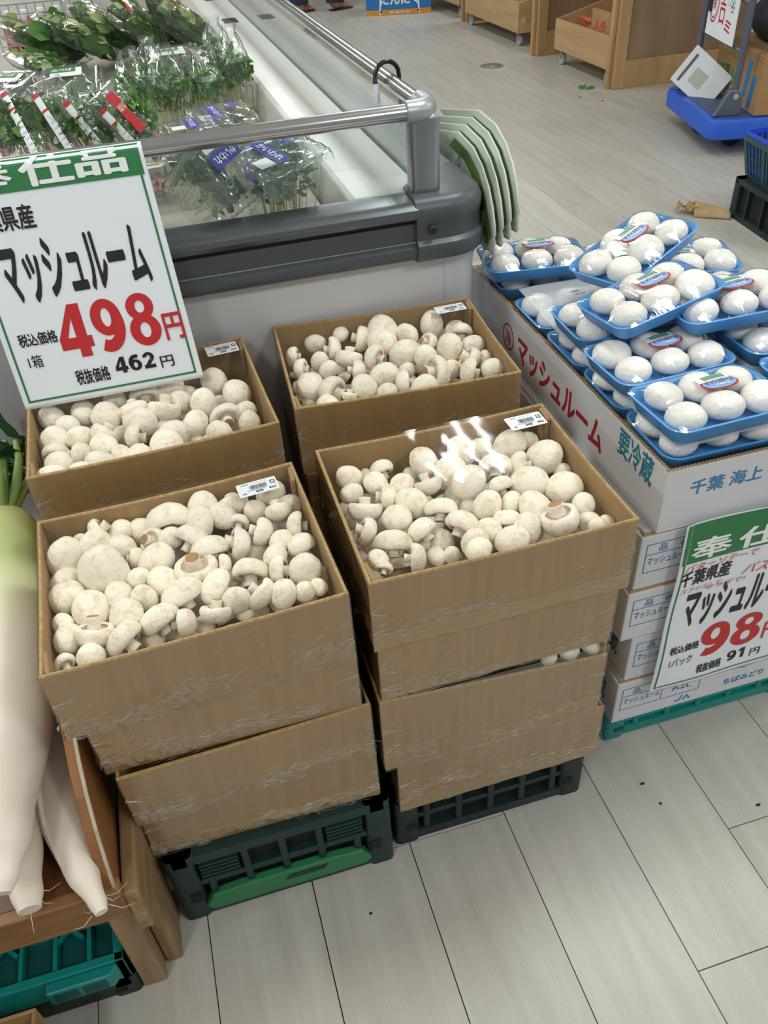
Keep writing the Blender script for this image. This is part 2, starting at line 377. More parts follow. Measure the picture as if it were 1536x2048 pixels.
class MB:
    def __init__(s): s.v = []; s.f = []
    def add(s, vs, fs, M=None):
        b = len(s.v)
        s.v += [tuple(M @ Vector(v)) for v in vs] if M else [tuple(v) for v in vs]
        s.f += [tuple(b+i for i in f) for f in fs]; return s
    def box(s, x0, x1, y0, y1, z0, z1, M=None):
        vs = [(x, y, z) for z in (z0, z1) for y in (y0, y1) for x in (x0, x1)]
        return s.add(vs, [(0, 2, 3, 1), (4, 5, 7, 6), (0, 1, 5, 4), (2, 6, 7, 3), (0, 4, 6, 2), (1, 3, 7, 5)], M)
    def loft(s, loops, cap0=True, cap1=True, closed=True, M=None):
        n = len(loops[0]); vs = [p for l in loops for p in l]; fs = []
        for k in range(len(loops)-1):
            for i in range(n if closed else n-1):
                j = (i+1) % n; a = k*n
                fs.append((a+i, a+j, a+n+j, a+n+i))
        if cap0: fs.append(tuple(reversed(range(n))))
        if cap1: fs.append(tuple(range((len(loops)-1)*n, len(loops)*n)))
        return s.add(vs, fs, M)
    def lathe(s, prof, n=16, M=None, cap0=False, cap1=False):
        loops = [[(r*math.cos(2*math.pi*i/n), r*math.sin(2*math.pi*i/n), z) for i in range(n)] for r, z in prof]
        return s.loft(loops, cap0, cap1, True, M)
    def tube(s, path, rad, n=8, cap=True, flat=1.0):
        path = [Vector(p) for p in path]; loops = []
        up = Vector((0, 0, 1)); prev = None
        for i, p in enumerate(path):
            t = (path[min(i+1, len(path)-1)] - path[max(i-1, 0)]).normalized()
            if prev is None:
                a = t.cross(up) if abs(t.dot(up)) < .95 else t.cross(Vector((1, 0, 0)))
            else: a = prev - t*prev.dot(t)
            a.normalize(); prev = a; c = t.cross(a)
            r = rad[i] if isinstance(rad, (list, tuple)) else rad
            loops.append([tuple(p + a*(r*math.cos(2*math.pi*k/n)) + c*(r*flat*math.sin(2*math.pi*k/n))) for k in range(n)])
        return s.loft(loops, cap, cap)
    def grid(s, fn, nu, nv, M=None):
        vs = [fn(i/nu, j/nv) for j in range(nv+1) for i in range(nu+1)]
        fs = [(j*(nu+1)+i, j*(nu+1)+i+1, (j+1)*(nu+1)+i+1, (j+1)*(nu+1)+i) for j in range(nv) for i in range(nu)]
        return s.add(vs, fs, M)
    def prism(s, poly, fn0, fn1):
        n = len(poly)
        return s.add([fn0(*p) for p in poly]+[fn1(*p) for p in poly],
                     [tuple(reversed(range(n))), tuple(range(n, 2*n))]+[(i, (i+1) % n, n+(i+1) % n, n+i) for i in range(n)])
    def mesh(s, name, smooth=False):
        me = bpy.data.meshes.new(name); me.from_pydata(s.v, [], s.f); me.validate()
        bm = bmesh.new(); bm.from_mesh(me); bmesh.ops.recalc_face_normals(bm, faces=bm.faces); bm.to_mesh(me); bm.free()
        if smooth: me.polygons.foreach_set('use_smooth', [True]*len(me.polygons))
        return me
    def obj(s, name, mat, parent=None, smooth=False, bevel=0, seg=2, loc=None, rot=None, auto=None):
        o = mesh_obj(name, s.mesh(name, smooth or auto), mat, parent, loc, rot)
        if auto: smooth_by_angle(o.data, auto)
        if bevel:
            md = o.modifiers.new('bevel', 'BEVEL'); md.width = bevel; md.segments = seg; md.limit_method = 'ANGLE'; md.angle_limit = R(40)
        return o
def smooth_by_angle(me, deg):
    bm = bmesh.new(); bm.from_mesh(me)
    for e in bm.edges:
        e.smooth = not (len(e.link_faces) == 2 and e.calc_face_angle(0) > R(deg))
    bm.to_mesh(me); bm.free()
def copy_tree(o, parent=None):
    c = o.copy(); COL.objects.link(c); c.parent = parent
    for ch in o.children: copy_tree(ch, c)
    return c
TXT = {}
def text_mesh(body, bold=0.0, res=2):
    key = (body, bold)
    if key not in TXT:
        cu = bpy.data.curves.new('lettering', 'FONT'); cu.body = body; cu.resolution_u = res
        o = bpy.data.objects.new('lettering_source', cu); COL.objects.link(o)
        bpy.context.view_layer.update()
        me = bpy.data.meshes.new_from_object(o.evaluated_get(bpy.context.evaluated_depsgraph_get()))
        vs = [tuple(v.co[:2]) for v in me.vertices]; fs = [tuple(p.vertices) for p in me.polygons]
        bpy.data.objects.remove(o); bpy.data.curves.remove(cu); bpy.data.meshes.remove(me)
        x0 = min(v[0] for v in vs); x1 = max(v[0] for v in vs); y0 = min(v[1] for v in vs); y1 = max(v[1] for v in vs)
        n = len(vs); V, F = [], []
        for i in range(9 if bold else 1):     # heavier weight: the outline printed nine times, slightly spread
            a = i*math.pi/4; dx, dy = (0, 0) if i == 0 else (bold*math.cos(a), bold*math.sin(a))
            V += [((x+dx-x0)/(x1-x0), (y+dy-y0)/(y1-y0)) for x, y in vs]; F += [tuple(k+i*n for k in f) for f in fs]
        TXT[key] = (V, F)
    return TXT[key]
def text(body, u0, v0, w, h, mp, mat, parent, bold=.0, skew=0.0, slope=0.0, name='lettering'):
    """flat lettering filling the box (u0, v0, w, h) of the surface mp(u, v)"""
    vs, fs = text_mesh(body, bold)
    me = bpy.data.meshes.new(name)
    c = mp(u0+w/2, v0+h/2); nn = (mp(u0+w/2+.001, v0+h/2)-c).cross(mp(u0+w/2, v0+h/2+.001)-c).normalized()
    per = len(vs)//9 if bold else len(vs)      # each overprinted copy lies a hair above the last
    me.from_pydata([tuple(mp(u0+x*w+y*h*skew, v0+y*h+x*w*slope)+nn*(2e-5*(k//per))) for k, (x, y) in enumerate(vs)], [], fs)
    return mesh_obj(name, me, mat, parent)
def patch(poly, mp, mat, parent, name, sub=1):
    """a flat printed polygon on the surface mp(u, v)"""
    me = bpy.data.meshes.new(name)
    me.from_pydata([tuple(mp(*p)) for p in poly], [], [tuple(range(len(poly)))])
    return mesh_obj(name, me, mat, parent)
def strip(u0, v0, u1, v1, mp, mat, parent, name, n=8, m=1):
    b = MB().grid(lambda a, c: tuple(mp(u0+(u1-u0)*a, v0+(v1-v0)*c)), n, m)
    me = bpy.data.meshes.new(name); me.from_pydata(b.v, [], b.f)
    return mesh_obj(name, me, mat, parent)
def plane_map(o, ex, ey, off=0):
    o, ex, ey = Vector(o), Vector(ex), Vector(ey); n = ex.cross(ey).normalized()*off
    return lambda u, v: o+ex*u+ey*v+n
def ellipse(cx, cy, a, b, n=28): return [(cx+a*math.cos(2*math.pi*i/n), cy+b*math.sin(2*math.pi*i/n)) for i in range(n)]
ORD = ['first', 'second', 'third', 'fourth', 'fifth', 'sixth', 'seventh', 'eighth', 'ninth', 'tenth', 'eleventh', 'twelfth', 'thirteenth', 'fourteenth', 'fifteenth', 'sixteenth']

# ------------------------------------------------------------------ the setting
def build_room():
    fl = MB().box(-4, 7, -2.5, 13, -.06, -.0045).obj('floor', 'grime'); tag(fl, kind='structure')
    pw, pl = .1775, 1.22
    pm = MB().box(-pw/2+.0009, pw/2-.0009, -pl/2+.0009, pl/2-.0009, -.0045, 0).mesh('plank'); pm.materials.append(MATS['plank_vinyl'])
    rnd = random.Random(3); rest = MB(); cells = []
    for k in range(-24, 38):
        x = .182+pw*(k+.5)
        off = rnd.uniform(0, pl)
        if k == 0: off = .722
        if k == 2: off = .39
        for j in range(-3, 12):
            y = off+pl*(j+.5)
            if not -2.4 < y-pl/2 or not y+pl/2 < 13 or not -3.9 < x < 6.9: continue
            area = 0
            for a in (-.5, -.2, .2, .5):
                for b in (-.5, 0, .5):
                    q = to_px((x+a*pw, y+b*pl, 0))
                    if q[2] > .1 and -20 < q[0] < 1556 and -20 < q[1] < 2068: area += 1/q[2]**2
            hid = (y-pl/2 > 1.5 and x < .45)
            cells.append((0 if hid else area, x, y))
    cells.sort(reverse=True)
    for i, (a, x, y) in enumerate(cells):
        if i < 290 and a > 0:
            mesh_obj('plank', pm, None, fl, (x, y, 0))
        else:
            rest.box(x-pw/2+.0009, x+pw/2-.0009, y-pl/2+.0009, y+pl/2-.0009, -.0045, 0)
    tag(rest.obj('plank_remainder', 'plank_vinyl', fl), kind='stuff')
    tag(MB().box(-4, 7, -2.5, 13, 2.75, 2.85).obj('ceiling', 'ceiling_white'), kind='structure')
    tag(MB().box(-4, 7, 13, 13.1, 0, 2.75).obj('wall_back', 'wall_white'), kind='structure')
    tag(MB().box(7, 7.1, -2.5, 13, 0, 2.75).obj('wall_right', 'wall_white'), kind='structure')
def build_lamps():
    hm = MB().box(-.33, .33, -.34, .34, 0, .07).mesh('housing'); hm.materials.append(MATS['lamp_housing'])
    tm = MB().lathe([(.001, -.29), (.013, -.29), (.013, .29), (.001, .29)], 10, Matrix.Rotation(R(90), 4, 'X')).mesh('tube', True); tm.materials.append(MATS['tube_light'])
    ld = bpy.data.lights.new('tube_glow', 'AREA'); ld.shape = 'RECTANGLE'; ld.size = .026; ld.size_y = .56
    ld.energy = LAMP_POWER; ld.color = (.96, 1, .985)
    lp = bpy.data.lights.new('tube_glow', 'AREA'); lp.shape = 'RECTANGLE'; lp.size = .42; lp.size_y = .56; lp.energy = LAMP_POWER*4; lp.color = (.96, 1, .985)
    for i, (x, y) in enumerate(FIXTURES):
        if x > 3 and y in (3.55, 5.9): continue      # the aisle by the wooden bins is lit more sparsely
        row, c = ORD[i//5], ORD[i % 5]
        t = thing('ceiling_light', f'four-tube ceiling light, {row} row from the camera side, {c} from the radish side', 'ceiling light', (x, y, 2.68), group='ceiling lights')
        mesh_obj('housing', hm, None, t)
        for k in range(4):
            mesh_obj('tube', tm, None, t, ((k-1.5)*.125, 0, -.02))
            if y == 3.55 and abs(x-1.2) < 2.5:      # near fixtures mirrored in the films: light from each tube
                lo = bpy.data.objects.new('tube_glow', ld); COL.objects.link(lo); lo.parent = t; lo.location = ((k-1.5)*.125, 0, -.036)
        if not (y == 3.55 and abs(x-1.2) < 2.5):
            lo = bpy.data.objects.new('tube_glow', lp); COL.objects.link(lo); lo.parent = t; lo.location = (0, 0, -.036)
build_room(); build_lamps()

# ------------------------------------------------------------------ refrigerated display case
def build_case():
    t = thing('refrigerated_display_case', 'white refrigerated island case with steel rail, glass sides and grey bumper', 'display case', (0, 0, 0))
    YB = 6.4
    MB().box(-1.5, .4855, 1.385, 1.40, .06, .80).obj('front_panel', 'enamel', t, bevel=.002)
    # rounded corner panel and side
    arc = [(.487, 1.385), (.52, 1.386)] + [(.52+.032*math.sin(a), 1.418-.032*math.cos(a)) for a in [R(x) for x in (20, 40, 60, 80, 90)]] + [(.552, 1.6)]
    inner = [(x-.012, y+.012) for x, y in reversed(arc)]
    poly = arc+inner
    MB().prism(poly, lambda x, y: (x, y, .06), lambda x, y: (x, y, .80)).obj('corner_panel', 'enamel', t)
    MB().box(.538, .552, 1.602, YB, .06, .80).obj('side_panel', 'enamel', t, bevel=.002)
    MB().box(-1.49, .53, 1.41, YB-.01, 0, .06).obj('plinth', 'bumper_dark', t)
    # bumper: profile (y, z) swept along x
    def sweep(prof, x0, x1, name, mat, parent, bev=0):
        n = len(prof)
        b = MB().add([(x0, y, z) for y, z in prof]+[(x1, y, z) for y, z in prof],
                     [(i, (i+1) % n, n+(i+1) % n, n+i) for i in range(n)]+[tuple(reversed(range(n))), tuple(range(n, 2*n))])
        return b.obj(name, mat, parent, auto=35)
    band = [(1.40, .766), (1.374, .765), (1.360, .768), (1.353, .775), (1.351, .783), (1.353, .791), (1.360, .797), (1.363, .800), (1.363, .831), (1.40, .831)]
    bp = sweep(band, -1.5, .432, 'bumper', 'bumper', t)
    lip = [(1.415, .838), (1.362, .838), (1.353, .842), (1.349, .850), (1.351, .858), (1.358, .864), (1.370, .868), (1.415, .870)]
    sweep(lip, -1.5, .428, 'bumper_lip', 'lip_metal', t)
    sweep([(1.40, .831), (1.368, .831), (1.368, .838), (1.40, .838)], -1.5, .43, 'groove', 'bumper_dark', bp)
    # side bumper
    sp = [(.50, .775), (.558, .775), (.565, .79), (.558, .80), (.558, .838), (.565, .845), (.565, .862), (.55, .873), (.50, .873)]
    MB().prism(sp, lambda x, z: (x, 1.52, z), lambda x, z: (x, YB, z)).obj('side_bumper', 'bumper', t, auto=35)
    # moulded corner: rounded plan outline lofted through a bumper section
    def corner(off, z, back=.0):
        pts = [(.425, 1.352-off), (.48, 1.352-off)]
        cx, cy, r = .488, 1.43, .078+off
        pts += [(cx+r*math.sin(R(a)), cy-r*math.cos(R(a))) for a in range(5, 90, 12)]
        pts += [(.566+off, 1.44), (.566+off, 1.53), (.50, 1.53), (.425, 1.43)]
        return [(x, y, z) for x, y in pts]
    b = MB().loft([corner(-.012, .762), corner(.004, .768), corner(.011, .782), corner(.008, .797), corner(0, .803), corner(-.001, .830),
                   corner(.001, .834), corner(.002, .852), corner(-.004, .866), corner(-.016, .874)])
    bc = b.obj('bumper_corner', 'bumper', t, auto=38)
    sc = MB().lathe([(.0, .0), (.0075, .0), (.0075, .003), (.005, .0045), (.0, .0035)], 14, Matrix.Translation((.452, 1.3495, .822)) @ Matrix.Rotation(R(90), 4, 'X'))
    sc.obj('screw', 'bumper_dark', bc, smooth=True)
    MB().box(-.5, .428, 1.3605, 1.3622, .7985, .7997).obj('worn_edge', 'bag_sheet', bp)
    # post, rails, joint
    b = MB(); b.loft([[(x, y, z) for x, y in rrect(.052, .046, .014, 5, .456, 1.407)] for z in (.868, .992)])
    b.obj('corner_post', 'steel_dull', t, auto=40)
    def oval(path, name, mat, r=.0138):
        return MB().tube(path, r, 14).obj(name, mat, t, auto=50)
    oval([(-1.5, 1.395, 1.003), (-.5, 1.395, 1.003), (.425, 1.395, 1.004)], 'front_rail', 'steel')
    oval([(.464, 1.45, 1.004), (.464, 3.0, 1.004), (.464, YB, 1.004)], 'side_rail', 'steel')
    path = [(.424, 1.395, 1.004), (.44, 1.395, 1.004)] + [(.44+.026*math.sin(R(a)), 1.421-.026*math.cos(R(a)), 1.004) for a in range(15, 91, 15)] + [(.466, 1.452, 1.004)]
    oval(path, 'rail_joint', 'rail_joint', .0185)
    MB().box(.437, .476, 1.386, 1.428, .985, 1.0).obj('joint_foot', 'rail_joint', t, bevel=.006)
    MB().box(-1.5, .430, 1.403, 1.408, .867, .995).obj('glass_pane', 'pane_glass', t)
    MB().box(.4605, .4655, 1.432, YB, .866, .995).obj('glass_pane', 'pane_glass', t)
    # inner ledge, inner wall, deck
    b = MB().add([(.335, 1.416, .870), (.459, 1.416, .870), (.459, YB, .870), (.335, YB, .870), (.325, 1.416, .863), (.325, YB, .863), (.310, 1.416, .77), (.310, YB, .77), (.459, 1.416, .77), (.459, YB, .77)],
                 [(0, 1, 2, 3), (4, 0, 3, 5), (6, 4, 5, 7), (1, 8, 9, 2), (0, 4, 6, 8, 1), (3, 2, 9, 7, 5), (6, 7, 9, 8)])
    b.obj('ledge', 'ledge_enamel', t, bevel=.004)
    MB().box(.460, .4655, 1.432, YB, .852, .867).obj('glass_channel', 'bumper_dark', t)
    MB().box(.466, .50, 1.44, YB, .846, .872).obj('sill', 'bumper', t)
    MB().box(-1.5, .318, 1.41, YB, .78, .80).obj('deck', 'deck_grey', t)
    for x in (-.75, -.33, .10):
        pass
    b = MB().box(-.002, .002, 0, 1.1, 0, .075).obj('divider', 'acrylic', t, loc=(-.02, 1.95, .80), rot=(0, 0, R(0)))
    MB().box(-.16, .20, 0, .003, 0, .07).obj('divider', 'acrylic', t, loc=(.11, 2.12, .80), rot=(0, 0, R(4)))
    for y in (3.36, 3.95):   # small black slots in the ledge
        MB().box(.37, .42, y, y+.10, .8695, .8715).obj('ledge_slot', 'bumper_dark', t, bevel=.001)
    # hook over the side rail
    h = thing('rail_hook', 'black rubber-coated hook with pale tip hanging over the steel side rail', 'hook', (.464, 1.64, 1.004))
    pts = [(-.026, -.016, -.022), (-.026, -.012, -.004)]
    for a in range(0, 181, 18):
        pts.append((-.025*math.cos(R(a)), -.008+.012*a/180, .004+.026*math.sin(R(a))))
    pts += [(.026, .004, -.03), (.027, .004, -.085)]
    MB().tube(pts, .0042, 10).obj('shank', 'hook_rubber', h, smooth=True)
    MB().tube([(-.026, -.013, -.004), (-.026, -.022, -.034)], .0056, 12).obj('tip', 'hook_tip', h, auto=40)
    return t
build_case()

def build_bag_bundle():
    """printed plastic bags hanging outside the case corner, each sheet a part"""
    t = thing('plastic_bag_bundle', 'fanned bundle of green-printed plastic bags hanging beside the case corner', 'plastic bags', (.580, 1.445, .800))
    for k in range(4):
        s = k*.012; g = k*.013
        edge = [(.33, .070), (.15, .104), (.06, .100), (.0, .085), (-.045, .062), (-.073, .035), (-.088, .008), (-.092, -.008), (-.085, -.016), (-.092, -.023), (-.086, -.030), (-.090, -.037), (-.083, -.045)]
        def P(y, z, out=0):
            return (s+.012*math.sin(9*(y+g))+.15*max(0, -z)*.1+out, y-g*.25, z+g*.95)
        n = len(edge)
        vs = [P(y, z) for y, z in edge]+[P(.20*(1-i/(n-1))+.14*(i/(n-1)), .03-.11*(i/(n-1))) for i in range(n)]
        fs = [(i, i+1, n+i+1, n+i) for i in range(n-1)]
        me = bpy.data.meshes.new('bag_sheet'); me.from_pydata(vs, [], fs)
        me.polygons.foreach_set('use_smooth', [True]*len(me.polygons))
        o = mesh_obj('bag_sheet', me, 'bag_sheet', t)
        so = o.modifiers.new('solid', 'SOLIDIFY'); so.thickness = .003
        MB().tube([P(y, z) for y, z in edge], .0022, 6).obj('sheet_edge', 'bag_rim', o, smooth=True)
        # green printed band inside the edge
        e1 = [(y+.010+.004*math.sin(i*2.1), z-.010) for i, (y, z) in enumerate(edge[1:9])]; e2 = [(y+.040+.008*math.sin(i*3.3), z-.032) for i, (y, z) in enumerate(edge[1:9])]
        vs = [P(y, z, -.0065) for y, z in e1]+[P(y, z, -.0065) for y, z in e2]; m = len(e1)
        me = bpy.data.meshes.new('print'); me.from_pydata(vs, [], [(i, i+1, m+i+1, m+i) for i in range(m-1)])
        mesh_obj('print', me, 'bag_print_green', o)
    # clear outer bag hanging in front
    def C(u, v):
        y = .12-.20*u; z = .072-.13*v-.06*u*u+.010*math.sin(14*u+3*v)
        return (-.012+.01*math.sin(22*u+4*v)+.004*math.sin(50*u), y, z)
    MB().grid(C, 24, 12).obj('clear_sheet', 'bag_clear', t, smooth=True)
build_bag_bundle()

# ------------------------------------------------------------------ mushrooms
def mushroom_meshes():
    caps, gills, stems = [], [], []
    prof = [(0, .36), (.10, .355), (.20, .338), (.30, .30), (.385, .245), (.445, .17), (.485, .08), (.50, -.02), (.488, -.10), (.455, -.155), (.40, -.18), (.34, -.175), (.31, -.15)]
    for k in range(6):
        rr = random.Random(100+k); n = 22
        off = Vector((k*7.3, k*3.1, 0)); el = rr.uniform(.90, 1.1)
        vs, fs = [], []
        b = MB()
        loops = []
        for r, z in prof[1:]:
            lp = []
            for i in range(n):
                a = 2*math.pi*i/n
                p = Vector((r*math.cos(a), r*math.sin(a), z))
                d = noise.noise(p*2.6+off)*.055+noise.noise(p*6+off)*.02
                q = p*(1+d); q.x *= el; q.y /= el
                if z < 0: q.z += .05*noise.noise(Vector((math.cos(a), math.sin(a), 3))*1.6+off)
                lp.append(tuple(q))
            loops.append(lp)
        b.loft(loops, False, False)
        base = len(b.v); b.v.append((0, 0, .36)); b.f += [(base, i, (i+1) % n) for i in range(n)]
        me = b.mesh('cap', True); me.materials.append(MATS['cap_skin']); caps.append(me)
        g = MB(); loops = []
        for r, z in ((.35, -.165), (.30, -.13), (.23, -.115), (.15, -.12)):
            loops.append([((r+.012*(i % 2))*math.cos(2*math.pi*i/44)*el, (r+.012*(i % 2))*math.sin(2*math.pi*i/44)/el, z+.010*(i % 2)) for i in range(44)])
        me = g.loft(loops, False, False).mesh('gills', True); me.materials.append(MATS['gill_skin']); gills.append(me)
        L = rr.uniform(.20, .36); rs = rr.uniform(.15, .185); bend = rr.uniform(-.06, .06)
        s = MB(); n = 14
        pr = [(rs*1.15, -.05), (rs*1.02, -.12), (rs*.96, -.12-L*.3), (rs, -.12-L*.65), (rs*1.08, -.12-L*.92), (rs*.98, -.12-L), (rs*.6, -.12-L-.012)]
        loops = [[(r*math.cos(2*math.pi*i/n)*(1+.05*math.sin(3*i+k))+bend*(z*z*3), r*math.sin(2*math.pi*i/n), z) for i in range(n)] for r, z in pr]
        s.loft(loops, False, True)
        me = s.mesh('stem', True); me.materials.append(MATS['stem_skin']); me.materials.append(MATS['stem_cut'])
        for p in me.polygons:
            if p.center.z < -.12-L*.97: p.material_index = 1
        stems.append(me)
    return caps, gills, stems
CAPS, GILLS, STEMS = mushroom_meshes()
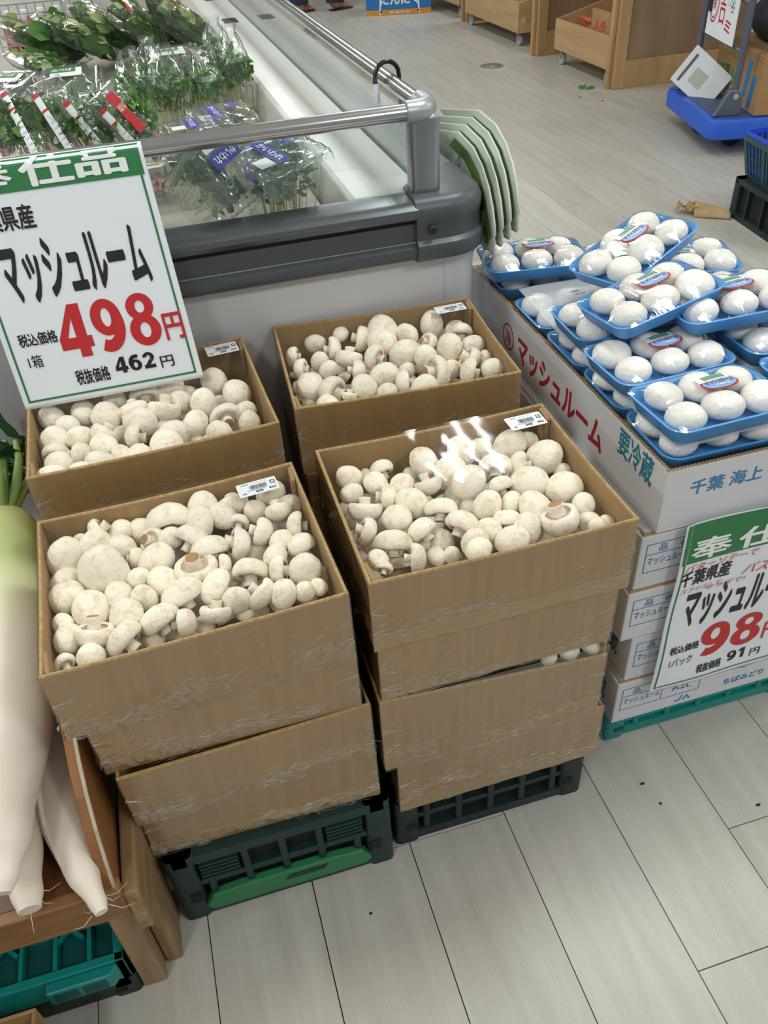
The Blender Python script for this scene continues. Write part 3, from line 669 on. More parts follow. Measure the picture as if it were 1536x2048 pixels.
MUSH = {
    'FL': [
        (-104,125,-23,36,83,31,46),(-154,90,-28,52,-37,89,-27),(-132,131,-40,25,1,94,-33),(-113,96,-24,42,-9,95,-30),(-79,126,-34,34,45,53,-72),
        (-82,87,-34,42,41,76,-51),(-47,122,-44,45,57,78,-24),(-10,112,-29,67,-2,-86,-50),(-35,79,-30,41,-55,-31,77),(-11,70,-22,32,-58,64,-50),
        (41,121,-25,46,-42,83,-36),(30,90,-25,47,61,48,-63),(17,59,-25,46,-66,-58,-48),(64,96,-26,38,-14,53,-83),(84,122,-32,44,-11,85,52),
        (35,29,-25,47,13,-73,-67),(85,81,-34,28,-32,-92,-23),(112,96,-34,35,22,98,-1),(141,123,-30,43,35,94,-2),(141,74,-24,38,-11,79,60),
        (160,93,-37,37,-28,95,-12),(110,47,-32,42,-92,30,25),(74,37,-34,45,-91,14,39),(138,82,-58,29,44,63,-64),(160,43,-34,37,96,-28,-5),
        (132,19,-34,33,6,20,-98),(156,1,-34,40,30,-50,-81),(-62,61,-36,31,-96,28,5),(-37,41,-32,48,32,69,-64),(-5,71,-58,35,-20,53,-82),
        (12,-1,-26,50,-6,-6,100),(47,0,-34,29,-97,13,19),(80,-26,-34,45,-21,-87,-45),(97,37,-60,37,-37,82,-45),(117,-9,-34,33,6,47,-88),
        (117,-38,-34,37,94,-35,2),(148,-56,-29,43,2,92,-40),(-106,39,-30,70,47,83,-31),(-157,56,-44,43,-56,36,-74),(-156,16,-34,46,13,16,-98),
        (-130,45,-64,35,-37,38,-85),(-64,17,-34,31,39,60,-70),(-91,-7,-34,38,-46,35,-82),(-60,-24,-34,34,25,94,-23),(-31,-2,-35,43,-36,37,-86),
        (-13,-35,-33,50,27,-50,-82),(31,-37,-34,47,71,-31,-64),(52,-71,-34,36,-5,100,-4),(84,-71,-35,39,-66,57,49),(111,-84,-33,36,73,45,-51),
        (138,-90,-33,26,15,92,-35),(157,-86,-35,23,48,52,-71),(-127,-20,-34,49,-49,45,-75),(-85,-48,-34,46,61,41,-68),(-46,-71,-32,47,44,-57,-70),
        (-16,-86,-34,36,-98,17,-8),(23,-82,-34,37,30,57,76),(-162,-32,-34,27,-12,46,-88),(-158,-58,-36,36,-13,35,-93),(-125,-65,-32,49,15,54,83),
        (-91,-87,-34,46,59,-57,-57),(-132,-102,-34,33,19,75,-64),(-163,-100,-34,26,35,-93,-14),(-60,-71,-60,30,-45,34,-83),(5,-74,-58,24,-41,74,-53),
        (59,-71,-58,24,27,39,-88),(-166,98,-54,24,1,95,-31),(164,-51,-52,28,40,55,-74),(54,-8,-58,28,41,30,-86),
    ],
    'FR': [
        (-142,111,-34,38,-7,93,-36),(-113,134,-54,23,-9,61,-79),(-91,117,-34,36,10,-73,-68),(-148,74,-34,32,-37,86,-34),(-109,87,-34,35,-22,34,-91),
        (-102,50,-34,39,-96,28,5),(-74,69,-34,35,63,26,-73),(-73,24,-34,44,16,92,-37),(-140,33,-34,44,22,60,77),(-152,-14,-34,38,-84,31,44),
        (-103,-1,-34,40,36,14,-92),(-120,28,-58,30,66,52,-55),(-79,-39,-32,41,45,-64,-62),(-122,-49,-34,46,-24,-67,-70),(-39,-4,-34,42,-26,-73,-63),
        (-22,-43,-34,47,-55,-54,-64),(-26,110,-34,45,-37,57,-73),(-39,56,-34,40,-12,66,74),(4,75,-34,47,-3,93,-36),(36,117,-34,44,-32,73,-60),
        (17,36,-31,50,55,51,-66),(1,44,-61,38,68,40,-62),(71,62,-34,48,-32,-83,-46),(72,128,-46,37,64,77,-5),(113,107,-34,49,35,90,-27),
        (145,108,-34,28,12,95,-27),(105,52,-34,39,96,-28,-5),(147,60,-34,53,62,27,-74),(60,19,-34,35,12,-66,-74),(101,10,-34,51,47,39,-79),
        (144,-17,-34,49,7,32,-94),(165,32,-46,26,69,50,-53),(24,-20,-33,42,74,47,-47),(10,12,-58,29,-19,78,-60),(60,-24,-34,32,-33,74,-58),
        (87,-46,-35,48,-32,51,-80),(105,-83,-29,55,-24,37,90),(151,-62,-34,33,12,60,-79),(39,-56,-35,38,-25,-67,-70),(6,-65,-39,39,70,53,-48),
        (57,-82,-35,42,-30,78,-55),(28,-100,-32,43,63,20,-75),(-18,-82,-37,37,41,85,-33),(-23,-108,-26,33,-7,51,-86),(144,-94,-39,31,52,82,-22),
        (144,-114,-29,23,25,92,-30),(-51,-45,-58,34,-14,51,-85),(-103,-88,-34,35,-96,28,5),(-151,-74,-35,29,-7,31,-95),(-148,-93,-33,21,-43,-85,-32),
        (-145,-17,-58,26,30,92,-25),(-68,-68,-58,25,6,48,-88),(-48,-73,-58,24,2,96,-27),(93,-79,-63,36,73,37,-57),(-81,-38,-60,27,9,35,-93),
        (167,-102,-39,21,-1,71,-70),(-45,115,-58,27,4,96,-28),(14,-22,-59,26,-9,47,-88),
    ],
    'BR': [
        (-158,85,-34,35,96,-28,-5),(-113,122,-34,34,18,98,-11),(-86,90,-34,40,-98,19,10),(-29,113,-34,43,-91,38,19),(13,114,-27,57,-9,72,-69),
        (2,73,-26,49,54,83,-16),(53,98,-33,41,56,73,-40),(106,119,-30,45,-24,92,-32),(82,60,-34,37,-83,-13,54),(146,102,-37,32,42,53,-73),
        (150,74,-31,41,-26,-72,-64),(114,28,-34,48,72,64,-25),(156,25,-34,38,21,97,-9),(34,37,-38,53,23,97,9),(-20,32,-34,46,74,-68,2),
        (-64,50,-34,46,30,57,76),(-116,53,-34,33,30,95,-4),(-151,34,-34,37,90,-44,5),(-106,19,-34,32,-3,100,-3),(-58,3,-34,37,-96,28,5),
        (-18,-30,-34,46,-3,98,-20),(66,11,-34,41,3,99,-15),(136,-19,-34,44,-78,27,56),(165,-15,-41,28,79,38,-48),(162,-68,-31,37,-18,79,-59),
        (124,-62,-34,43,88,-46,-14),(69,-45,-34,55,-93,-21,31),(105,-6,-58,37,26,46,-85),(9,-61,-34,38,96,-28,-5),(37,-89,-34,45,-12,99,0),
        (-59,-59,-34,45,-44,77,-46),(-25,-82,-34,32,71,36,-61),(-145,-24,-35,48,-28,43,-86),(-111,-54,-34,53,67,-74,-8),(-88,-75,-34,26,37,46,81),
        (-126,-96,-34,39,21,22,-95),(-150,-43,-57,29,-44,76,-48),(30,8,-54,30,-8,98,-16),(-32,22,-58,24,14,59,-79),(124,121,-58,28,75,52,-40),
        (-64,127,-25,28,-7,47,-88),
    ],
    'BL': [
        (116,75,-34,45,28,62,-74),(145,19,-34,47,-50,50,-71),(147,-43,-34,35,-31,95,-5),(148,-79,-34,36,-42,87,-26),(114,-50,-33,47,12,-99,7),
        (88,10,-34,45,-23,92,-31),(68,92,-58,33,31,95,-4),(118,34,-58,33,29,95,-12),(53,36,-35,38,-51,50,-70),(24,17,-34,50,30,57,76),
        (-2,73,-34,46,0,-95,-30),(40,79,-34,50,-33,93,-16),(-24,35,-34,45,-13,79,60),(-18,-4,-34,49,28,84,-47),(67,-47,-34,47,-86,49,-10),
        (31,-60,-36,46,-34,93,-12),(97,-91,-34,42,63,77,-12),(14,-95,-32,53,30,48,-82),(-29,-49,-34,41,96,-28,-5),(13,-5,-55,32,-36,93,-6),
        (-52,8,-58,31,-25,94,-24),(-75,-20,-34,46,64,55,53),(-68,34,-34,48,-51,56,-65),(-103,57,-31,41,-16,35,-92),(-154,64,-34,44,51,75,-43),
        (-131,25,-34,40,24,85,-47),(-103,58,-61,36,-44,89,-10),(-151,-6,-34,46,46,74,-50),(-112,-14,-34,41,-59,59,-55),(-79,-55,-34,42,49,71,-51),
        (-114,-63,-34,40,-96,28,5),(-151,-45,-36,42,-10,-91,-40),(-54,-88,-34,31,-31,43,-85),(-31,-105,-34,40,21,49,-85),(-85,-104,-34,45,-60,62,-50),
        (-146,-78,-36,44,1,98,-19),(-154,-113,-30,45,-18,-75,-64),(-118,-113,-34,37,43,65,-63),(-51,81,-34,38,-22,64,-74),(63,-66,-58,27,23,97,1),
        (53,36,-61,27,-23,33,-92),(130,-49,-59,29,65,59,-47),
    ],
}
def box_matrix(cx, cy, rz, z):
    return Matrix.Translation((cx, cy, z)) @ Matrix.Rotation(R(rz), 4, 'Z')
ROWS = ['back']+ORD[1:]
def add_mushroom(p, d, ax, k, label, group, spin=0):
    o = thing('button_mushroom', label, 'mushroom', p, group=group)
    q = (-Vector(ax)).to_track_quat('Z', 'Y') @ Quaternion((0, 0, 1), spin)
    o.rotation_mode = 'QUATERNION'; o.rotation_quaternion = q; o.scale = (d, d, d)
    mesh_obj('cap', CAPS[k], None, o); mesh_obj('gills', GILLS[k], None, o); mesh_obj('stem', STEMS[k], None, o)
    return o
BOX_WORDS = {'FL': 'box nearest the radishes', 'FR': 'box with glare streaks', 'BR': 'box beside the case corner', 'BL': 'box under the large sign'}
TOPS = {'FL': (-.066, .848, 2.4, .365, .295, .645), 'FR': (.330, .855, 0, .365, .30, .655), 'BR': (.329, 1.222, -3.5, .368, .29, .68), 'BL': (-.083, 1.203, 2.5, .368, .30, .68)}
def build_mushrooms():
    rnd = random.Random(11)
    for key, (cx, cy, rz, w, d, rim) in TOPS.items():
        M = box_matrix(cx, cy, rz, rim)
        rows = {}
        for m in MUSH[key]:
            rows.setdefault(int((150-m[1])//42), []).append(m)
        for ri, r in enumerate(sorted(rows)):
            for ci, m in enumerate(sorted(rows[r])):
                ax = Vector(m[4:7]).normalized()
                size = 'small' if m[3] < 33 else 'large' if m[3] > 48 else 'medium'
                v = Vector((cx, cy, rim))-Vector((0, 0, 1.36)); v.normalize()
                t = -ax.dot(v)
                look = 'gills showing' if t > .3 else 'cap facing out' if t < -.6 else 'stem upward' if ax.z > .45 else 'stem sideways'
                lab = f'{size} button mushroom, {look}, {ROWS[ri]} row, {ORD[min(ci, 15)]} across, {BOX_WORDS[key]}'
                add_mushroom(M @ Vector((m[0]/1e3, m[1]/1e3, m[2]/1e3)), m[3]/1e3*1.08, ax, rnd.randrange(6), lab, f'loose mushrooms in the {BOX_WORDS[key]}', rnd.uniform(0, 6.28))
        # the buried layer under the visible ones, too many and too hidden to tell apart
        b = MB(); pr = [(0.02, .30), (.2, .28), (.385, .19), (.485, .04), (.487, -.085), (.40, -.12), (.02, -.08)]
        nx, ny = 9, 7
        for i in range(nx):
            for j in range(ny):
                s = rnd.uniform(.040, .046)
                p = Vector(((i+.5)/nx-.5, (j+.5)/ny-.5, 0)); p.x *= w-.026; p.y *= d-.026; p.z = -.093+rnd.uniform(-.004, .007)
                q = Quaternion((rnd.uniform(-1, 1), rnd.uniform(-1, 1), 0), rnd.uniform(0, .8))
                b.lathe(pr, 10, Matrix.Translation(p) @ q.to_matrix().to_4x4() @ Matrix.Diagonal((s*.9, s*.9, s*.8, 1)))
        o = b.obj('buried_mushrooms', 'cap_skin', None, smooth=True)
        o.matrix_world = M
        tag(o, f'layer of mushrooms buried beneath the top ones in the {BOX_WORDS[key]}', 'mushrooms', kind='stuff')

# ------------------------------------------------------------------ cardboard boxes
def skirt(parent, w, d, h, face, seed, zlo, zhi, amp, band, name='wrap_side', mat='wrap_crumple', nu=110, nv=22):
    off = Vector((seed*3.7, seed*1.9, seed))
    def fn(u, v):
        z = zlo+(zhi-zlo)*v+(1-v)*.010*abs(noise.noise(Vector((u*5, 0, seed))))
        a = math.exp(-((v-band)/.20)**2)
        slope = u*2.2*(1 if seed % 2 else -1)
        r = abs(noise.noise(Vector((u*26+v*6, v*7+slope, 0))+off))+.5*abs(noise.noise(Vector((u*70+v*20, v*16, 4))+off))
        o = .0014+amp*a*r*1.4+.0009*abs(noise.noise(Vector((u*9, v*9, 2))+off))
        if face == 'front': return (-w/2-.001+(w+.002)*u, -d/2-o, z)
        if face == 'left': return (-w/2-o, d/2+.001-(d+.002)*u, z)
        return (w/2+o, -d/2-.001+(d+.002)*u, z)
    return MB().grid(fn, nu, nv).obj(name, mat, parent, smooth=True)
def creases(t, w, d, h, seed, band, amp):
    """pale strands painting the glints along the gathered folds of the stretch film: a frothy wavy band across the front, stray folds and corner fans"""
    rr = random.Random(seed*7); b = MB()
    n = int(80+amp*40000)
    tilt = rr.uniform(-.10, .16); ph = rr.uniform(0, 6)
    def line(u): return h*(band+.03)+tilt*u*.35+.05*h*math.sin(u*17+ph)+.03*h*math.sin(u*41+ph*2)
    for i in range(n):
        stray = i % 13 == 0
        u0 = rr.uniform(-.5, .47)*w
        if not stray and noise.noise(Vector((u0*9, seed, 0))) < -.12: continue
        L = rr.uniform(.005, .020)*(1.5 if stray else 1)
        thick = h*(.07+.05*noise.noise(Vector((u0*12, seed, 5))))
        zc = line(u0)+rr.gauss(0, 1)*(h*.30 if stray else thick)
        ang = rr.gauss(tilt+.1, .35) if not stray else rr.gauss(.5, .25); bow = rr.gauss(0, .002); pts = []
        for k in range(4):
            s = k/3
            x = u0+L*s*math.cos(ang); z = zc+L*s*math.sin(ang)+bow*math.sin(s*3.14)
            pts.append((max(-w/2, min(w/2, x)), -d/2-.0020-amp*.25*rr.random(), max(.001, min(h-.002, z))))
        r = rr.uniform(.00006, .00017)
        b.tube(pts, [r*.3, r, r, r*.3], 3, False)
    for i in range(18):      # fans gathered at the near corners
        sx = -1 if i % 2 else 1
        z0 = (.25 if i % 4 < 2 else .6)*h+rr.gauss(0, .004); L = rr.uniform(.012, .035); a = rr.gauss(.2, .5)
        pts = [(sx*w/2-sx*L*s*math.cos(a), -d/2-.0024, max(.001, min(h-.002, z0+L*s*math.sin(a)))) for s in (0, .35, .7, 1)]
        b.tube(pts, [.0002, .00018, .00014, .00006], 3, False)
    tag(b.obj('wrap_crease_glints', 'crease', t), kind='stuff')
def price_label(parent, cx, cy, z, w, h, rz, dz=0):
    """white barcode sticker lying on the film"""
    o = MB().prism(rrect(w, h, .0025, 3), lambda x, y: (x, y, 0), lambda x, y: (x, y, .0006)).obj('price_label', 'label_paper', parent, loc=(cx, cy, z), rot=(0, 0, R(rz)))
    mp = plane_map((-w/2, -h/2, .0009), (1, 0, 0), (0, 1, 0))
    rr = random.Random(2); b = MB(); x = w*.30
    while x < w*.74:
        bw = rr.choice((.0003, .0005, .0008))
        b.add([tuple(mp(*p)) for p in ((x, h*.40), (x+bw, h*.40), (x+bw, h*.70), (x, h*.70))], [(0, 1, 2, 3)]); x += bw+rr.choice((.0004, .0007))
    b.obj('barcode', 'ink_black', o)
    text('千葉県産', w*.10, h*.80, w*.20, h*.10, mp, 'ink_grey', o)
    text('マッシュルーム', w*.40, h*.80, w*.36, h*.10, mp, 'ink_grey', o)
    text('¥498', w*.42, h*.10, w*.18, h*.16, mp, 'ink_black', o, .02)
    text('¥462', w*.76, h*.14, w*.17, h*.15, mp, 'ink_black', o, .02)
    text('0212230000426', w*.22, h*.29, w*.46, h*.08, mp, 'ink_black', o)
    text('1箱', w*.08, h*.12, w*.10, h*.14, mp, 'ink_black', o)
    # little coupon mark at the end
    f = MB()
    for (a, c, e, g) in ((.83, .50, .95, .54), (.83, .72, .95, .76), (.83, .50, .85, .76), (.93, .50, .95, .76), (.87, .61, .91, .65)):
        f.add([tuple(mp(w*u, h*v)) for u, v in ((a, c), (e, c), (e, g), (a, g))], [(0, 1, 2, 3)])
    f.obj('print_mark', 'ink_black', o)
    return o
def wall(b, poly, axis, p0, p1):
    """prism of a (s, z) outline standing along x (axis 'x') or y"""
    if axis == 'x': b.prism(poly, lambda s, z: (s, p0, z), lambda s, z: (s, p1, z))
    else: b.prism(poly, lambda s, z: (p0, s, z), lambda s, z: (p1, s, z))
    return b
def cardboard_box(label, cx, cy, z0, rz, w, d, h, seed, group, top=False, tape=None, tilt=0, amp=.006, band=.25, skirts=('front', 'left'), over=.0, sag=0.0):
    t = thing('mushroom_box', label, 'cardboard box', (cx, cy, z0), group=group, rot=(0, R(tilt), R(rz)))
    th = .0045
    MB().box(-w/2+th, w/2-th, -d/2+th, d/2-th, .0, th).obj('base_panel', 'cardboard_inside', t)
    rr = random.Random(seed)
    for nm, y0, y1 in (('front_panel', -d/2, -d/2+th), ('back_panel', d/2-th, d/2)):
        n = 12; dip = .004 if nm == 'back_panel' else .0025
        edge = [(-w/2+w*i/n, h-dip*math.sin(math.pi*i/n)*(1 if top else .4)-(sag*(i/n) if nm == 'front_panel' else 0)) for i in range(n+1)]
        o = wall(MB(), [(-w/2, 0), (w/2, 0)]+edge[::-1], 'x', y0, y1).obj(nm, 'cardboard', t, bevel=.0012, seg=1)
        # lighter crushed fold along the rim
        e = MB().tube([(x, (y0+y1)/2, z) for x, z in edge], .0024, 6); e.obj('fold', 'cardboard_edge', o)
    for sx in (-1, 1):
        x0, x1 = (-w/2, -w/2+th) if sx < 0 else (w/2-th, w/2)
        n = 8; edge = [(-d/2+th+(d-2*th)*i/n, h-.003*math.sin(math.pi*i/n)) for i in range(n+1)]
        o = wall(MB(), [(-d/2+th, 0), (d/2-th, 0)]+edge[::-1], 'y', x0, x1).obj('side_panel', 'cardboard', t, bevel=.0012, seg=1)
        MB().tube([((x0+x1)/2, y, z) for y, z in edge], .0024, 6).obj('fold', 'cardboard_edge', o)
    if top:   # inner corner tabs folded at the ends of the side walls
        for sx, sy in ((-1, -1), (1, 1)) if seed % 2 else ((-1, -1), (1, -1)):
            b = MB(); b.box(-.003, .003, 0, .036, -.045, .001)
            b.obj('corner_tab', 'cardboard_inside', t, bevel=.001, seg=1, loc=(sx*(w/2-.0085), sy*(d/2-.006) if sy < 0 else d/2-.044, h-.001), rot=(0, 0, R(-4*sx)))
    if tape:
        zt, ht = tape
        MB().box(-w/2-.0006, w/2+.0006, -d/2-.0009, -d/2-.0001, zt, zt+ht).obj('packing_tape', 'brown_tape', t)
    for i, s in enumerate(skirts):
        skirt(t, w, d, h, s, seed+i*5, over, h+.001, amp if s == 'front' else amp*.7, band, nu=110 if s == 'front' else 60)
    if 'front' in skirts: creases(t, w, d, h, seed, band, amp)
    if top:
        def fn(u, v):
            x, y = (u-.5)*(w+.002), (v-.5)*(d+.002)
            e = min(u, 1-u, v, 1-v)
            z = h+.0020-.0012*min(1, e*4)+.0007*noise.noise(Vector((x*7, y*5, seed)))*min(1, e*6)+.00012*noise.noise(Vector((x*45+y*25, y*6, seed+3)))
            return (x, y, z)
        MB().grid(fn, 64, 48).obj('wrap_top', 'wrap', t, smooth=True)
    return t
def build_stacks():
    g1, g2 = 'cardboard mushroom boxes, radish-side stack', 'cardboard mushroom boxes, middle stack'
    # FL stack: four boxes on a green crate
    folding_crate((-.028, .868, 0), 0, .357, .33, .183, 'crate_green', 'dark green folding crate with bright green handle bar under the radish-side stack', handle=True)
    for i, (dx, rz, lab) in enumerate(((.030, -.9, 'bottom box of the radish-side stack, taped brown cardboard on the crate'), (.022, 1.9, 'second box from bottom, radish-side stack, wrapped brown cardboard'), (.014, .3, 'third box from bottom, radish-side stack, wrapped brown cardboard'))):
        cardboard_box(lab, -.066+dx, .858+(.006, -.004, .004)[i], .184+.1152*i, rz, .352, .29, .115, 21+i, g1, tape=(.004, .03) if i == 0 else None, amp=.008, band=.12+.05*i)
    b = cardboard_box('open box of loose mushrooms nearest the radishes, under clear wrap', -.066, .848, .53, 2.4, .365, .295, .115, 31, g1, top=True, amp=.010, band=.18)
    price_label(b, .122, .103, .1185, .058, .031, 3)
    # FR stack
    folding_crate((.334, .878, 0), 0, .349, .31, .127, 'crate_black', 'low dark green folding crate under the middle mushroom stack', handle=False)
    cardboard_box('bottom box of the middle stack, taped brown cardboard on the low crate', .342, .856, .128, .4, .350, .29, .125, 42, g2, tape=(.0, .032), amp=.007, band=.3)
    cardboard_box('tall second box from bottom, middle stack, mushrooms peeking from its corner', .326, .853, .254, -.5, .352, .292, .165, 43, g2, amp=.004, band=.15, sag=.026)
    cardboard_box('third box from bottom, middle stack, wrapped brown cardboard', .328, .856, .421, .0, .350, .292, .113, 44, g2, amp=.004, band=.1)
    b = cardboard_box('open box of loose mushrooms with glare streaks across its wrap', .330, .855, .535, 0, .365, .30, .12, 45, g2, top=True, amp=.005, band=.22, tape=(-.002, .030))
    price_label(b, .137, .109, .1235, .058, .034, 2)
    # back stacks
    for key, nm, ch in (('BR', 'case-corner', 'crate_black'), ('BL', 'sign-side', 'crate_green')):
        cx, cy, rz, w, d, rim = TOPS[key]
        folding_crate((cx, cy, 0), 0, .357, .285, .18, ch, f'dark green folding crate under the {nm} stack at the back')
        for i in range(3):
            cardboard_box(f'{("bottom", "second", "third")[i]} closed-in box from the floor in the {nm} back stack', cx+.006*(1-i), cy, .181+.1245*i, rz*.5, .355, .284, .1243, 51+i+(10 if key == 'BL' else 0), f'cardboard mushroom boxes, {nm} back stack', amp=.004, skirts=('front',))
        b = cardboard_box('open box of loose mushrooms beside the white case corner' if key == 'BR' else 'open box of loose mushrooms partly under the large price sign', cx, cy, rim-.125, rz, w, d, .125, 71 if key == 'BR' else 83, f'cardboard mushroom boxes, {nm} back stack', top=True, amp=.004, band=.3)
        if key == 'BR': price_label(b, .138, .106, .1285, .056, .028, 4)
        else: price_label(b, .143, .113, .1285, .055, .036, 2)
    # mushrooms peeking out of the second box of the middle stack
    for i, (x, dd, lab) in enumerate(((.488, .040, 'grey-white mushroom peeking from the corner of the tall middle-stack box'), (.452, .036, 'mushroom squeezed second from the corner of the tall middle-stack box'), (.420, .03, 'mushroom barely showing third from the corner of the tall middle-stack box'))):
        add_mushroom((x, .735, .397-.004*i), dd, (-.2, .5, -.8), i, lab, 'mushrooms peeking from the tall box', i)

# ------------------------------------------------------------------ folding crates
def folding_crate(loc, rz, w, d, h, mat, label, handle=False, teal=False, group='folding crates'):
    t = thing('folding_crate', label, 'crate', loc, rz, group)
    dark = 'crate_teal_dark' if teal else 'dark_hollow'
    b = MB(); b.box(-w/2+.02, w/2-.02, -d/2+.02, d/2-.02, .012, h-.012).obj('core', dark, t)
    rim = MB(); c = .022
    rim.loft([[(x, y, z) for x, y in rrect(w, d, .012, 3)] for z in (h-c, h)], True, True)
    rim.obj('top_rim', mat, t, auto=40)
    base = MB(); base.loft([[(x, y, z) for x, y in rrect(w-.004, d-.004, .012, 3)] for z in (.004, .026)])
    base.obj('base_rim', mat, t, auto=40)
    for sx in (-1, 1):
        for sy in (-1, 1):
            b = MB(); b.loft([[(x, y, z) for x, y in rrect(.044, .044, .010, 3, sx*(w/2-.022), sy*(d/2-.022))] for z in (0, h)])
            b.obj('corner_post', mat, t, auto=40)
            lp = MB(); lp.box(sx*(w/2-.03)-.009, sx*(w/2-.03)+.009, sy*(d/2)-.003, sy*(d/2)+.003, h*.30, h*.42)
            lp.obj('latch', dark, t, bevel=.001, seg=1)
    n = 6
    for i in range(1, n):
        x = -w/2+w*i/n
        b = MB(); b.box(x-.006, x+.006, -d/2+.003, -d/2+.03, .02, h-.015); b.obj('rib', mat, t, bevel=.0015, seg=1)
    for sx in (-1, 1):
        for j in range(1, 4):
            y = -d/2+d*j/4
            b = MB(); b.box(sx*(w/2-.012)-.009, sx*(w/2-.012)+.009, y-.006, y+.006, .02, h-.015); b.obj('rib', mat, t, bevel=.0015, seg=1)
    b = MB(); b.box(-w/2+.03, w/2-.03, -d/2+.005, -d/2+.03, h*.48, h*.56); b.obj('middle_rail', mat, t, bevel=.0015, seg=1)
    if handle:
        # louvre slots and the bright handle bar along the front
        for k in range(5):
            for x in (-.10, .10):
                b = MB(); b.box(x-.03, x+.03, -d/2-.001, -d/2+.012, h*.60+k*.010, h*.60+k*.010+.004); b.obj('louvre', mat, t)
        hb = MB(); yy = -d/2-.004
        hb.prism([(-w*.36, .020), (w*.36, .020), (w*.39, .034), (w*.35, .060), (w*.22, .066), (-w*.22, .066), (-w*.35, .060), (-w*.39, .034)], lambda x, z: (x, yy, z), lambda x, z: (x, yy+.016, z))
        o = hb.obj('handle_bar', 'crate_handle', t, bevel=.003)
        g = MB(); g.prism([(-w*.02, .046), (w*.16, .046), (w*.18, .058), (0, .058)], lambda x, z: (x, yy-.001, z), lambda x, z: (x, yy+.002, z)); g.obj('grip', 'crate_green', o)
    return t
build_stacks()
build_mushrooms()

# ------------------------------------------------------------------ price signs
def sheet_map(o, ex, ey, shear, wave, amp, sc=1.0):
    o, ex, ey = Vector(o), Vector(ex), Vector(ey); n = ex.cross(ey).normalized()
    def mk(off):
        def mp(u, v):
            return o+ex*((u+shear*v)*sc)+ey*(v*sc)+n*(wave(u, v)*amp+off)
        return mp
    return mk
def digit(ch, u0, v0, w, h, mp, mat, parent):
    """fat rounded poster numeral built from rings, bars and arcs"""
    b = MB()
    c0 = mp(u0+w/2, v0+h/2); nn = (mp(u0+w/2+.001, v0+h/2)-c0).cross(mp(u0+w/2, v0+h/2+.001)-c0).normalized()
    def P(x, y): return tuple(mp(u0+x*w, v0+y*h)+nn*(len(b.v)*1e-6))
    def ring(cx, cy, a, c, ia, ic, a0=0, a1=360, n=36, dx=0, dy=0):
        pts = [(R(a0+(a1-a0)*i/n)) for i in range(n+1)]
        vs = [P(cx+a*math.cos(t), cy+c*math.sin(t)) for t in pts]+[P(cx+dx+ia*math.cos(t), cy+dy+ic*math.sin(t)) for t in pts]
        b.add(vs, [(i, i+1, n+1+i+1, n+1+i) for i in range(n)])
    def poly(*ps): b.add([P(*p) for p in ps], [tuple(range(len(ps)))])
    if ch == '8':
        ring(.5, .745, .44, .255, .15, .115); ring(.5, .30, .50, .30, .17, .145)
    elif ch in '96':
        f = (lambda x, y: (x, y)) if ch == '9' else (lambda x, y: (1-x, 1-y))
        P0 = P; P = lambda x, y: P0(*f(x, y))
        ring(.48, .655, .48, .345, .155, .175)
        ring(.40, .50, .60, .50, .27, .27, 22, -118, 30)
    elif ch == '4':
        poly((.52, 0), (.86, 0), (.86, 1), (.52, 1)); poly((0, .17), (1, .17), (1, .385), (0, .385)); poly((0, .385), (.27, .385), (.56, .80), (.52, 1))
    elif ch == '1':
        poly((.36, 0), (.72, 0), (.72, 1), (.36, 1)); poly((.36, 1), (.08, .86), (.08, .66), (.36, .74))
    elif ch == '2':
        ring(.5, .68, .46, .32, .15, .13, 175, -50, 26); poly((.04, 0), (.96, 0), (.96, .22), (.04, .22)); poly((.04, .10), (.50, .20), (.80, .435), (.55, .565))
    o = MB(); me = bpy.data.meshes.new('numeral'); me.from_pydata(b.v, [], b.f)
    return mesh_obj('numeral', me, mat, parent)
def price_sign(t, mk, W, H, big, small, unit, extra=None):
    sheet = MB().grid(lambda a, b: tuple(mk(0)(a*W, b*H)), 48, 60)
    me = bpy.data.meshes.new('sheet'); me.from_pydata(sheet.v, [], sheet.f); me.polygons.foreach_set('use_smooth', [True]*len(me.polygons))
    s = mesh_obj('sheet', me, 'paper', t)
    md = s.modifiers.new('solid', 'SOLIDIFY'); md.thickness = .0003; md.offset = -1
    p1, p2 = mk(.0007), mk(.0012)
    strip(.004, .319, W-.006, H-.002, p1, 'ink_green', t, 'header_band', 24, 6)
    fr = MB()
    bw = .0032
    for u0, v0, u1, v1, n, m in ((.008, .010, .008+bw, .32, 1, 48), (W-.0095-bw, .010, W-.0095, .32, 1, 48), (.008, .010, W-.0095, .010+bw, 40, 1)):
        fr.grid(lambda a, b: tuple(p1(u0+(u1-u0)*a, v0+(v1-v0)*b)), n, m)
    fr.obj('border', 'ink_green', t)
    text('奉', .020, .324, .070, .042, p2, 'ink_white', t, .02)
    text('仕', .105, .324, .072, .042, p2, 'ink_white', t, .03)
    text('品', .185, .327, .070, .036, p2, 'ink_white', t, .03)
    text('千葉県産', .010, .267, .094, .034, p1, 'ink_black', t, .024)
    text('マッシュルーム', .034, .162, .214, .087, p1, 'ink_black', t, .034)
    for body, u0, w in big:
        digit(body, u0, .067, w, .083, p1, 'ink_red', t)
    text('円', unit, .070, .029, .041, p2, 'ink_red', t, .022)
    text('税込価格', .024, .097, .058, .0195, p1, 'ink_black', t, .022)
    text(small[0], .028, .0625, small[3], .0205, p1, 'ink_black', t, .004)
    text('税抜価格', .09, .0245, .052, .023, p1, 'ink_black', t, .024)
    dw = small[2]/len(small[1])
    for i, ch in enumerate(small[1]): digit(ch, .153+i*dw, .031, dw*.88, .026, p1, 'ink_black', t)
    text('円', .153+small[2]+.005, .028, .0205, .018, p1, 'ink_black', t, .012)
